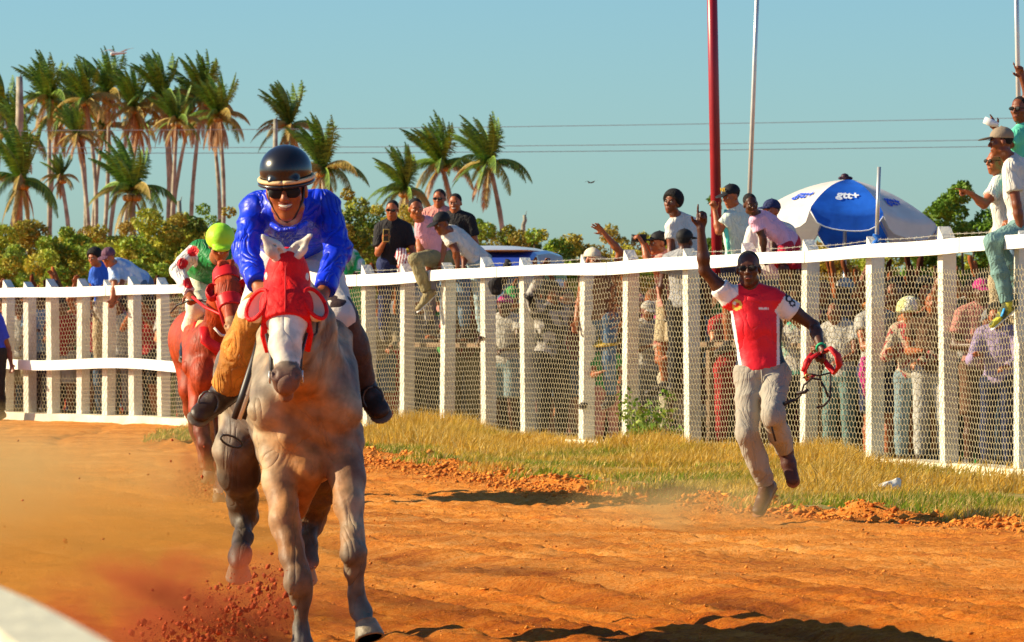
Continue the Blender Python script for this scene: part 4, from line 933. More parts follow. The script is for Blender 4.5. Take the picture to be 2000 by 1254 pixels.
# ---------------------------------------------------------------- horses
def horse_head(s, poll, a, f, L=.60, w=1.0, ears=None, k=.03):
    """a from poll to muzzle, f out of the forehead"""
    sd = a.cross(f).normalized(); at = lambda t, u=0, v=0: poll+a*L*t+sd*u*w+f*v
    s.cone(at(.02, 0, -.04), at(.30, 0, -.01), .088*w, .098*w, k, flat=f, q=.85); s.cone(at(.30, 0, -.01), at(.62), .098*w, .064*w, k, flat=f, q=.85); s.cone(at(.62), at(.92, 0, -.005), .060*w, .050*w, k, flat=f, q=.85)
    s.cone(at(.22, 0, -.12), at(.52, 0, -.10), .105*w, .075*w, k, flat=sd, q=.62); s.cone(at(.52, 0, -.09), at(.86, 0, -.06), .062*w, .042*w, k)
    s.ell(at(.965, 0, -.015), (.053*w, .046*w, .052*w), Matrix((sd, f, a)).transposed(), .025); s.ell(at(1.0, 0, -.065), (.034*w, .03*w, .036*w), Matrix((sd, f, a)).transposed(), .012)
    for q in (-1, 1):
        s.ell(at(.93, q*.040, .018), (.026*w, .022*w, .034*w), Matrix((sd, f, a)).transposed(), .012); s.ell(at(.945, q*.046, .038), (.016*w, .020*w, .024*w), Matrix((sd, f, a)).transposed(), .006, sub=True)
        s.cone(at(.26, q*.072, .02), at(.38, q*.078, .015), .022, .018, .02); s.cone(at(.45, q*.06, -.02), at(.72, q*.045, -.01), .014, .012, .02)
        if ears:
            tip = ears[0 if q < 0 else 1]; b = at(.02, q*.056, .0); m = b.lerp(tip, .72); s.cone(b, m, .034, .036, .012, flat=f, q=.6); s.cone(m, tip, .037, .009, .008, flat=f, q=.5); s.cone(b.lerp(tip, .3)+f*.026, b.lerp(tip, .8)+f*.018, .014, .006, .004, sub=True)
    return at, sd

def grey_horse():
    Y0 = 20.3; Q = lambda px, py, dy: P(px, py, Y0+dy)
    root = thing('horse', (Q(600, 1290, .8).x, Y0+.8, 0), 'dusty grey racehorse in a red blinker hood galloping at the camera', 'horse', 'racehorses')
    s = SDF()
    # trunk: shoulders and chest, barrel, quarters
    chest = Q(600, 800, .42); bar = Q(585, 800, 1.05); crp = Q(540, 790, 1.7); rmp = Q(515, 740, 2.15)
    ud = V3(0, 0, 1)
    s.cone(Q(600, 745, .45), Q(590, 760, 1.0), .20, .235, .06, flat=V3(1, 0, 0), q=.92); s.cone(Q(590, 760, 1.0), Q(548, 760, 1.7), .235, .25, .08); s.cone(Q(600, 860, .46), Q(580, 870, 1.3), .175, .18, .08)
    s.cone(Q(530, 740, 1.75), Q(522, 760, 2.1), .25, .20, .08); s.cone(Q(600, 640, .75), Q(585, 650, 1.1), .10, .12, .1)
    # pectorals
    s.ell(Q(568, 850, .30), (.10, .14, .17), orient(0, 0, 6), .06); s.ell(Q(640, 850, .32), (.10, .13, .16), orient(0, 0, -8), .08)
    s.cone(Q(596, 915, .24), Q(582, 995, .34), .085, .04, .04)
    s.cone(Q(606, 800, .0), Q(600, 940, .08), .028, .020, .05, sub=True); s.cone(Q(652, 900, .10), Q(706, 870, .14), .010, .010, .03, sub=True); s.cone(Q(556, 905, .10), Q(512, 880, .14), .010, .010, .03, sub=True)
    # shoulders
    s.cone(Q(632, 650, .6), Q(662, 800, .24), .115, .095, .035); s.cone(Q(556, 650, .6), Q(530, 800, .24), .115, .095, .035)
    # neck
    poll = Q(560, 537, -.42); s.cone(Q(603, 760, .38), Q(590, 640, .12), .20, .145, .08, flat=V3(1, 0, 0), q=.85); s.cone(Q(590, 640, .12), poll+V3(.01, .06, -.03), .145, .088, .06, flat=V3(1, 0, 0), q=.85)
    s.cone(Q(588, 735, .14), Q(572, 660, -.1), .095, .075, .05)
    muz = Q(558, 752, -.72); a = (muz-poll).normalized(); L = (muz-poll).length; f = V3(0, -1, .0); f = (f-a*f.dot(a)).normalized()
    at, sd = horse_head(s, poll, a, f, L, .90, (Q(514, 462, -.46), Q(606, 460, -.44)))
    # forelegs
    def leg(pts, rs, k=.03):
        s.chain(pts, rs, k)
    leg([Q(664, 845, .32), Q(678, 925, .22), Q(684, 985, .12), Q(688, 1050, .04), Q(690, 1082, .0), Q(692, 1112, .02), Q(698, 1165, .05), Q(704, 1193, .05), Q(713, 1222, -.02)], [.095, .070, .058, .045, .050, .038, .028, .038, .031])
    s.ell(Q(688, 1080, -.03), (.048, .04, .055), Matrix.Identity(3), .02); s.cone(Q(697, 1130, .075), Q(703, 1195, .10), .016, .022, .015)
    leg([Q(540, 845, .32), Q(548, 935, .22), Q(556, 1020, .12), Q(574, 1095, .02), Q(583, 1140, -.02), Q(587, 1165, .02), Q(590, 1225, .05), Q(591, 1262, .03), Q(592, 1290, -.02)], [.095, .070, .060, .045, .051, .039, .029, .038, .031])
    s.ell(Q(582, 1136, -.04), (.050, .04, .06), Matrix.Identity(3), .02); s.cone(Q(592, 1180, .07), Q(594, 1262, .09), .016, .022, .015)
    # hind legs: the left one carried forward in the air, the inner one still behind
    leg([Q(492, 800, 1.75), Q(462, 880, 1.6), Q(466, 930, 1.65), Q(474, 975, 1.85), Q(478, 1005, 1.95), Q(474, 1050, 1.75), Q(469, 1085, 1.62), Q(466, 1105, 1.58)], [.14, .088, .078, .060, .054, .034, .042, .036], .05)
    leg([Q(600, 850, 1.7), Q(626, 900, 1.6), Q(622, 945, 1.7), Q(612, 985, 1.95), Q(610, 1010, 2.02), Q(601, 1060, 1.9), Q(598, 1095, 1.86), Q(596, 1110, 1.82)], [.19, .14, .095, .062, .055, .036, .042, .036], .05)
    def coat(V):
        z = V[:, 2]; n = n3(V, 9, 3, 3); d = n3(V, 26, 8, 2); base = np.array([.115, .095, .08]); dust = np.array([.42, .155, .024]); dark = np.array([.04, .026, .02]); pale = np.array([.38, .33, .22])
        c = base+(pale-base)*np.clip(.45+.8*n+.5*d, 0, 1)[:, None]
        # red dust thrown over chest, forearms and belly
        k = np.clip((1.38-z)/.42+.8*n-.15, 0, 1)*np.clip((z-.22)/.25+.3*n, 0, 1)*.85*np.clip(1.3-np.abs(V[:, 0]-Q(600, 0, .3).x)/.2, .15, 1); c = c+(dust-c)*k[:, None]
        # dark lower legs and hind legs
        front = V[:, 1] < Y0+1.2
        k = np.where(front, np.clip((.60-z)/.2+.6*d, 0, 1)*np.clip(.6+.8*n, 0, 1)*.8, np.clip((.80-z)/.12+.3*n, 0, 1)*.85); c = c+(dark-c)*k[:, None]
        # muzzle
        rel = (V-np.array(poll))@np.array(a)/L; hd = (V[:, 1] < Y0-.28) & (z > .95); k = np.where(hd, np.clip((rel-.80)/.14+.3*d, 0, 1)*.8, 0); c = c+(np.array([.16, .075, .05])-c)*k[:, None]
        k = np.where(hd & (rel < .83), .75, 0); c = c+(np.array([.82, .74, .62])-c)*k[:, None]
        return np.clip(c, .01, 1)
    body = sdf_obj('body', s, attr_mat('horse_coat', .55, .28, bump=.10, bscale=60, noise=.34, nscale=16, crease=.014, cscale=3.6), root, .0085, tint=coat, fold=lambda X, Y, Z: .0045*(np.sin(31*X+9*np.sin(7*Z))*np.sin(23*Z+3*np.sin(11*Y))+.7*np.sin(17*Z+14*X+4*np.sin(9*Y+3*Z))))
    # hooves
    hoof_m = mat('hoof', (.24, .19, .12), .5, var=.35, scale=18, bump=.4)
    def hoof(c, d, r=.056, h=.075, shoe=True):
        d = d.normalized(); mb = MB(); n = 14; a1 = d.cross(V3(0, 1, 0)).normalized(); b1 = d.cross(a1); vs = []
        for t, q in ((0, .74), (.15, .80), (.9, 1.08), (1, 1.1), (1.0, .9)):
            for j in range(n): an = 2*math.pi*j/n; vs.append(c+d*h*t+(a1*math.cos(an)+b1*math.sin(an))*r*q)
        mb.add(vs, [(i*n+j, i*n+(j+1) % n, (i+1)*n+(j+1) % n, (i+1)*n+j) for i in range(4) for j in range(n)]+[tuple(range(n)), tuple(4*n+j for j in reversed(range(n)))]); mb.build('hoof', hoof_m, root, True)
    hoof(Q(714, 1213, -.02), V3(.20, -.30, -.75)); hoof(Q(592, 1284, -.02), V3(.0, -.25, -1)); hoof(Q(466, 1100, 1.58), V3(-.02, .45, -.8), .052); hoof(Q(596, 1106, 1.82), V3(-.05, .5, -.7), .052)
    # tail
    t = SDF(); t.chain([Q(512, 660, 2.35), Q(500, 700, 2.6), Q(492, 780, 2.7), Q(490, 860, 2.72)], [.05, .06, .06, .03], .03); sdf_obj('tail', t, mat('tail_hair', (.25, .22, .2), .8, bump=1, bscale=80), root, .015)
    # eyes
    for q in (-1, 1):
        mb = MB(); mb.ball(at(.32, q*.088, .012), .02, 7); mb.build('eye', mat('horse_eye', (.015, .01, .01), .1, coat=.6), root, True)
    # hood
    h = SDF(); horse_head(h, poll, a, f, L, .90, None); h.ell(poll+V3(0, .03, .015), (.072, .085, .085), k=.03); h.half(at(.44, 0, 0), a); h.half(poll+V3(0, .10, 0), V3(0, .8, -.5)); red = mat('hood_red', (.78, .005, .007), .65, var=.08, scale=10, bump=.35, bscale=30, crease=.008, cscale=7)
    h2 = SDF(); h2.pr = h.pr; ho = sdf_obj('blinker_hood', h2, red, root, .007, .010)
    mb = MB(); mb.tube([at(t, 0, .001+.080*(1-.12*max(0, t-.2)/.3)) for t in np.linspace(.03, .44, 9)], .0035, 5); mb.build('seam', mat('seam_red', (.45, .004, .008), .7), ho, True)
    for q in (-1, 1):
        c = at(.30, q*.118, .012); out = (f*.80+sd*q*.55-a*.05).normalized()
        g2 = SDF(); Mx = out.to_track_quat('Z', 'Y').to_matrix(); g2.ell(c, (.050, .070, .05), Mx, .01); g2.ell(c+out*.020, (.041, .061, .05), Mx, .005, sub=True); g2.half(c+out*.012, out)
        cup = sdf_obj('blinker_cup', g2, mat('cup_cream', (.78, .66, .50), .6, var=.15, scale=10), ho, .005)
        mb = MB(); ring = [c+out*.012+Mx@V3(.048*math.cos(t), .068*math.sin(t), 0) for t in np.linspace(0, 2*math.pi, 25)]; mb.tube(ring, .0085, 7); mb.build('cup_rim', red, ho, True)
    for q in (-1, 1):
        mb = MB(); mb.tube([at(.40, q*.092, .02), at(.48, q*.10, -.05), at(.54, q*.085, -.12)], [.012, .014, .012], 6, flat=.5); mb.build('hood_strap', red, ho, True)
    # bridle
    lea = mat('leather_black', (.018, .012, .010), .45, spec=.5)
    br = MB(); br.tube([at(.50, -.086, -.03), at(.70, -.064, -.02), at(.90, -.06, -.02)], .007, 6); br.tube([at(.50, .086, -.03), at(.70, .066, -.02), at(.90, .06, -.02)], .008, 6)
    br.tube([at(.90, -.062, -.02), at(.96, -.045, -.03), at(.985, 0, -.035), at(.96, .045, -.03), at(.90, .062, -.02)], .006, 6); br.tube([at(.86, -.062, -.05), at(.88, 0, -.10), at(.86, .062, -.05)], .006, 6); br.build('bridle', lea, root, True)
    for q in (-1, 1):
        mb = MB(); n = 12; mb.tube([at(.90, q*.070, -.02)+a*.022*math.cos(t)+f*.022*math.sin(t) for t in np.linspace(0, 2*math.pi, n)], .0045, 5); mb.build('bit_ring', mat('steel', (.6, .6, .6)), root, True)
    mb = MB(); mb.tube([at(.90, -.07, -.03), Q(520, 650, -.3), Q(512, 575, -.36)], .006, 5, flat=.6); mb.build('rein', lea, root, True)
    mb = MB(); mb.tube([at(.90, .07, -.03), Q(618, 650, -.3), Q(624, 585, -.36)], .006, 5, flat=.6); mb.build('rein', lea, root, True)
    # saddle, cloth, girth straps, breastplate
    t = SDF(); t.cone(Q(588, 592, .75), Q(580, 590, 1.25), .10, .12, .05, flat=V3(0, 0, 1), q=.6); t.cone(Q(520, 640, .95), Q(500, 700, .95), .06, .05, .05, flat=V3(1, 0, 0), q=.4); t.cone(Q(655, 640, .95), Q(680, 700, .95), .06, .05, .05, flat=V3(1, 0, 0), q=.4); sdf_obj('saddle', t, lea, root, .012)
    for i, (o_, m) in enumerate(((0, lea), (.032, mat('strap_cream', (.72, .60, .42), .7)), (.060, lea))):
        mb = MB(); x = o_; pts = [Q(512+i*7, 640, .62), Q(496+i*7, 700, .50), Q(474+i*8, 770, .46), Q(457+i*9, 818, .48)]; mb.tube(pts, [.013, .014, .015, .013], 8, flat=.45); mb.build('girth_strap', m, root, True)
    c = Q(452, 862, .8); mb = MB(); mb.tube([c+V3(.045*math.cos(t), 0, .022*math.sin(t)-.015*math.cos(t)) for t in np.linspace(0, 6.28, 14)], .005, 5); mb.build('girth_loop', lea, root, True)
    return root
grey_horse()

def blue_jockey():
    Y0 = 20.9; Q = lambda px, py, dy: P(px, py, Y0+dy)
    J = dict(head=Q(560, 372, -.28), neck=Q(563, 410, .0), ls=Q(498, 408, .05), rs=Q(636, 404, .05), le=Q(480, 492, -.12), re=Q(661, 488, -.10), lw=Q(505, 560, -.34), rw=Q(631, 572, -.34),
             pelvis=Q(575, 486, .60), lh=Q(540, 504, .56), rh=Q(612, 504, .56), lk=Q(500, 620, .02), rk=Q(660, 622, .0), la=Q(438, 765, .25), ra=Q(708, 752, .22), lf=Q(398, 800, .16), rf=Q(736, 792, .14))
    silk = mat('blue_silk', (.004, .035, .76), .42, var=.35, scale=5, bump=.18, bscale=30, spec=.4, crease=.030, cscale=4.2)
    def extra(root, hc, M):
        L = lambda x, y, z: hc+M@Vector((x, y, z))
        # chinstrap, goggles
        g_ = SDF(); g_.cone(L(-.040, -.082, .004), L(.040, -.082, .004), .026, .026, .01, flat=M@V3(0, 1, 0), q=.55); g_.ell(L(0, -.115, -.026), (.016, .02, .018), M, .01, sub=True)
        sdf_obj('goggles', g_, mat('glass_black', (.01, .01, .01)), root, .005)
        mb = MB(); mb.tube([L(-.074, -.02, .03), L(-.066, -.03, -.04), L(-.03, -.055, -.105), L(0, -.06, -.120), L(.03, -.055, -.105), L(.066, -.03, -.04), L(.074, -.02, .03)], .006, 6); mb.build('chin_strap', mat('leather_black', (.02, .02, .02)), root, True)
        h = SDF(); h.ell(L(0, .014, .084), (.106, .122, .100), M, .01); h.half(L(0, -.02, .042), M@V3(0, .10, -1)); h.cone(L(-.05, -.09, .050), L(.05, -.09, .050), .014, .014, .02)
        ho = sdf_obj('helmet', h, mat('helmet_black', (.010, .008, .009), .28, var=.1, spec=.5, coat=.35), root, .006)
        mb = MB(); Rg = []
        for t in np.linspace(0, 2*math.pi, 41): Rg.append(L(.1085*math.sin(t), .014-.1245*math.cos(t), .050-.006*math.cos(t)))
        mb.tube(Rg, .0088, 8); mb.build('helmet_band', mat('cream_band', (.78, .55, .28), .6, var=.1), ho, True)
        m3 = MB(); m3.tube([p+M@V3(0, 0, -.017) for p in Rg], .008, 8); m3.build('helmet_rim', mat('helmet_black', (.01, .01, .01)), ho, True)
        # leather chaps over the shins, shade on the right leg painted in as dark brown
        for a, m in (('l', mat('chap_tan', (.50, .20, .03), .7, var=.4, scale=10, bump=.7, bscale=24, crease=.022, cscale=6)), ('r', mat('chap_shaded', (.055, .032, .028), .6, var=.3, scale=8, bump=.4))):
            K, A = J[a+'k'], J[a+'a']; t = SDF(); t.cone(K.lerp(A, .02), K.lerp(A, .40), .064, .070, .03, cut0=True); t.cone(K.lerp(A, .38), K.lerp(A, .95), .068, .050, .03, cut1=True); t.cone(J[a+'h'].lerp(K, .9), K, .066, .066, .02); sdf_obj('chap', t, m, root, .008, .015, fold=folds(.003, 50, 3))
            T = J[a+'f']; F_ = A.lerp(T, .75); mb = MB(); n = 14; c = F_+V3(0, -.02, 0)
            mb.tube([c+V3(.042*math.sin(t)*1.0, .0, .048*math.cos(t)+.01) for t in np.linspace(0, 6.28, n)], .005, 6); mb.build('stirrup', mat('iron_dark', (.10, .09, .08), .4, metal=.5), root, True)
        c = MB(); c.tube([L(-.05, .0, -.115)+V3(-.02, .02, -.02), L(-.03, -.045, -.135)+V3(0, .0, -.02), L(.03, -.045, -.135)+V3(0, 0, -.02), L(.05, 0, -.115)+V3(.02, .02, -.02)], .011, 7); c.build('collar', silk, root, True)
    grip = dict(curl=(1.2, 1.25, 1.3, 1.3), thumb=1.0)
    person('smiling jockey in shiny blue silks, black helmet and goggles crouched on the grey horse', J, group=None, skin='brown', face=(-4, 9, -3), hair=None, slv=.88, shirt=silk, sleeve=1.93, trousers=mat('breeches', (.74, .66, .56), .75, bump=.3),
           tleg=1.3, shoes=mat('boot_dark', (.045, .028, .02), .45, bump=.3), res=.0075, smile=True, eyes_on=False, extra=extra, shirt_fold=folds(.0038, 58, 5), long_shirt=.02,
           hands={'l': dict(d=V3(.25, -.75, -.3), n=V3(.6, 0, -.8), th=V3(.4, 0, 1), **grip), 'r': dict(d=V3(-.25, -.75, -.3), n=V3(-.6, 0, -.8), th=V3(-.4, 0, 1), **grip)}, base=Q(575, 590, .7))
blue_jockey()

def brown_horse():
    Y0 = 37.6; Q = lambda px, py, dy: P(px, py, Y0+dy)
    root = thing('horse', (Q(400, 983, .6).x, Y0+.6, 0), 'chestnut brown racehorse with white feet galloping behind the grey horse', 'horse', 'racehorses')
    s = SDF(); s.cone(Q(414, 680, .35), Q(402, 668, 1.0), .20, .225, .06, flat=V3(1, 0, 0), q=.95); s.cone(Q(402, 668, 1.0), Q(392, 664, 1.8), .225, .235, .08); s.cone(Q(392, 664, 1.8), Q(388, 672, 2.1), .235, .19, .08); s.cone(Q(412, 720, .5), Q(402, 712, 1.3), .165, .17, .06)
    s.cone(Q(420, 620, .8), Q(405, 625, 1.1), .1, .1, .1); s.cone(Q(390, 640, .6), Q(380, 715, .3), .12, .095, .04); s.cone(Q(444, 640, .6), Q(446, 715, .3), .12, .095, .04); s.ell(Q(397, 735, .2), (.10, .13, .16), Matrix.Identity(3), .03); s.ell(Q(434, 735, .2), (.10, .13, .16), Matrix.Identity(3), .03)
    poll = Q(440, 528, -.42); s.cone(Q(425, 680, .35), Q(432, 600, .05), .19, .13, .08, flat=V3(1, 0, 0), q=.8); s.cone(Q(432, 600, .05), poll+V3(0, .06, -.03), .13, .085, .06, flat=V3(1, 0, 0), q=.8)
    muz = Q(456, 648, -.78); a = (muz-poll).normalized(); L = (muz-poll).length; f = V3(.05, -1, .0); f = (f-a*f.dot(a)).normalized()
    at, sd = horse_head(s, poll, a, f, L, 1.0, (Q(425, 510, -.42), Q(458, 508, -.40)))
    s.chain([Q(392, 750, .3), Q(390, 800, .2), Q(394, 845, .1), Q(400, 868, .05), Q(403, 885, .05), Q(408, 912, .1), Q(408, 922, .1)], [.10, .078, .055, .048, .032, .034, .032], .03)
    s.chain([Q(440, 750, .3), Q(438, 820, .2), Q(434, 880, .12), Q(430, 900, .05), Q(427, 935, .1), Q(426, 955, .1), Q(427, 968, .06)], [.10, .075, .055, .046, .030, .034, .032], .03)
    s.chain([Q(378, 700, 1.8), Q(376, 760, 1.7), Q(378, 800, 1.85), Q(385, 838, 2.0), Q(388, 850, 2.05), Q(398, 900, 2.0), Q(402, 915, 1.98)], [.16, .10, .07, .055, .045, .034, .034], .05)
    s.chain([Q(410, 720, 1.8), Q(420, 800, 1.7), Q(425, 840, 2.0), Q(427, 890, 2.1), Q(428, 930, 2.1)], [.15, .10, .06, .042, .034], .05)
    def coat(V):
        z = V[:, 2]; n = n3(V, 7, 3, 3); base = np.array([.36, .042, .007]); c = base*(1+.35*n[:, None]); dk = np.array([.05, .015, .008]); k = np.clip((.75-z)/.2+.3*n, 0, 1)*.7; c = c+(dk-c)*k[:, None]
        k = np.clip((.24-z)/.04, 0, 1)*np.clip((z-.05)*50, 0, 1); c = c+(np.array([.62, .50, .34])-c)*k[:, None]
        rel = (V-np.array(poll))@np.array(a)/L; hd = V[:, 1] < Y0-.3; c = np.where((hd & (rel > .8))[:, None], np.array([.42, .20, .09]), c); return np.clip(c, .004, 1)
    sdf_obj('body', s, attr_mat('horse_coat', .4), root, .012, tint=coat)
    for c, d in ((Q(408, 918, .1), V3(.0, .2, -1)), (Q(427, 964, .06), V3(.1, -.1, -1)), (Q(402, 912, 1.98), V3(0, .4, -.8)), (Q(428, 926, 2.1), V3(0, .5, -.8))):
        mb = MB(); mb.tube([c, c+d.normalized()*.03, c+d.normalized()*.09], [.042, .05, .062], 12); mb.build('hoof', mat('hoof', (.4, .3, .2)), root, True)
    t = SDF(); t.chain([Q(385, 610, 2.2), Q(375, 650, 2.5), Q(368, 720, 2.6), Q(366, 780, 2.6)], [.05, .06, .06, .03], .03); sdf_obj('tail', t, mat('tail_brown', (.06, .02, .01), .8, bump=1, bscale=80), root, .02)
    red = mat('bridle_red', (.62, .012, .015), .45, var=.1)
    h = SDF(); horse_head(h, poll, a, f, L, 1.0, None); h.half(at(.16), a); h.half(poll+V3(0, .1, 0), V3(0, 1, -.3)); sdf_obj('hood_top', h, red, root, .01, .012)
    h = SDF(); horse_head(h, poll, a, f, L, 1.0, None); h.half(at(.62), a); h.half(at(.44), -a); sdf_obj('noseband', h, red, root, .01, .014)
    for q in (-1, 1):
        g2 = SDF(); c = at(.34, q*.115, .01); g2.ell(c, (.05, .06, .07), Matrix.Identity(3), .01); g2.ell(c+f*.03, (.035, .05, .05), Matrix.Identity(3), .01, sub=True); sdf_obj('blinker_cup', g2, red, root, .01)
        mb = MB(); mb.tube([at(.12, q*.09, 0), at(.4, q*.095, 0), at(.9, q*.06, 0)], .012, 6); mb.build('cheek_strap', red, root, True)
        mb = MB(); mb.ball(at(.33, q*.088, .0), .022, 6); mb.build('eye', mat('horse_eye', (.01, .01, .01)), root, True)
    mb = MB(); mb.tube([at(.9, -.07, 0), Q(400, 600, -.2), Q(376, 580, .0)], .011, 6); mb.build('rein', red, root, True)
    mb = MB(); mb.tube([Q(398, 640, .0), Q(402, 665, -.08), Q(425, 682, -.06), Q(448, 678, .0)], [.035, .045, .05, .04], 8, flat=.5); mb.build('breast_girth', red, root, True)
    mb = MB(); mb.tube([Q(418, 640, -.2), Q(432, 655, -.2), Q(450, 656, -.1)], .016, 6, flat=.6); mb.build('neck_strap', mat('strap_white', (.8, .75, .7), .7), root, True)
    mb = MB(); mb.tube([Q(404, 612, .5), Q(392, 650, .3), Q(378, 690, .3)], [.05, .06, .05], 8, flat=.35); mb.build('saddle_cloth', mat('cloth_tan', (.68, .42, .20), .8), root, True)
    mb = MB(); mb.tube([Q(392, 600, .6), Q(374, 660, .3), Q(388, 740, .3), Q(405, 780, .5)], [.018]*4, 8, flat=.5); mb.build('girth_strap', red, root, True)
brown_horse()
def green_jockey():
    Y0 = 38.1; Q = lambda px, py, dy: P(px, py, Y0+dy)
    J = dict(head=Q(430, 478, -.38), neck=Q(425, 506, -.15), ls=Q(386, 486, -.02), rs=Q(452, 494, .0), le=Q(346, 528, -.10), re=Q(476, 530, -.12), lw=Q(372, 575, -.25), rw=Q(470, 575, -.28),
             pelvis=Q(398, 540, .42), lh=Q(384, 548, .38), rh=Q(412, 548, .38), lk=Q(384, 600, -.05), rk=Q(440, 610, -.02), la=Q(366, 676, .22), ra=Q(470, 690, .22), lf=Q(362, 695, .05), rf=Q(478, 705, .05))
    def tint(V):
        c = np.tile(np.array([.012, .20, .045]), (len(V), 1)); W = np.array([.80, .77, .74]); Rd = np.array([.70, .01, .02])
        for S, E in ((J['ls'], J['le']), (J['le'], J['lw']), (J['rs'], J['re']), (J['re'], J['rw'])):
            a = np.array(S); b = np.array(E); t = np.clip(((V-a)@(b-a))/((b-a)@(b-a)), 0, 1); d = np.linalg.norm(V-(a+t[:, None]*(b-a)), axis=1); first = S is J['ls'] or S is J['rs']; c[(d < .085) & ((t > .12) | (not first))] = W
        for p in (Q(376, 490, -.14), Q(356, 514, -.16), Q(369, 552, -.25), Q(480, 520, -.2)): c[np.linalg.norm((V-np.array(p))*np.array([1, .5, 1]), axis=1) < .045] = Rd
        return c
    def extra(root, hc, M):
        L = lambda x, y, z: hc+M@Vector((x, y, z)); h = SDF(); h.ell(L(0, .014, .05), (.108, .122, .11), M, .01); h.half(L(0, -.02, .012), M@V3(0, .10, -1)); h.ell(L(0, -.11, .03), (.07, .05, .02), M, .02)
        sdf_obj('helmet_cover', h, mat('lime_cover', (.42, .85, .03), .5, var=.08, scale=8, bump=.5, bscale=14), root, .01)
    person('jockey in green vest, red-spotted white sleeves and lime helmet on the chestnut horse', J, skin='brown', face=(8, 28, 0), hair=None, shirt=attr_mat('spot_silk', .5, .3, bump=.3, bscale=14, noise=.06, crease=.03, cscale=6), shirt_tint=tint, sleeve=1.93, trousers=mat('breeches_cream', (.82, .78, .60), .7, bump=.3), tleg=1.5,
           shoes=mat('boot_black', (.015, .012, .01), .4), res=.011, eyes_on=False, extra=extra, glasses=True, shirt_fold=folds(.006, 40, 7), hands={a: dict(d=V3(.2, -.8, -.4), n=V3(0, 0, -1), curl=(1.2,)*4, thumb=1) for a in 'lr'}, base=Q(398, 600, .5))
    # long boots
    t = thing('riding_whip', Q(372, 585, -.33), 'thin black riding whip held by the green jockey', 'whip'); mb = MB(); mb.tube([Q(334, 610, -.2), Q(346, 596, -.28), Q(372, 586, -.34), Q(405, 588, -.42)], [.006, .007, .009, .009], 6); mb.build('shaft', mat('leather_black', (.01, .01, .01)), t, True)
    mb = MB(); mb.tube([Q(398, 588, -.4), Q(410, 588, -.43)], .014, 8); mb.build('grip', mat('leather_black', (.01, .01, .01)), t, True)
green_jockey()

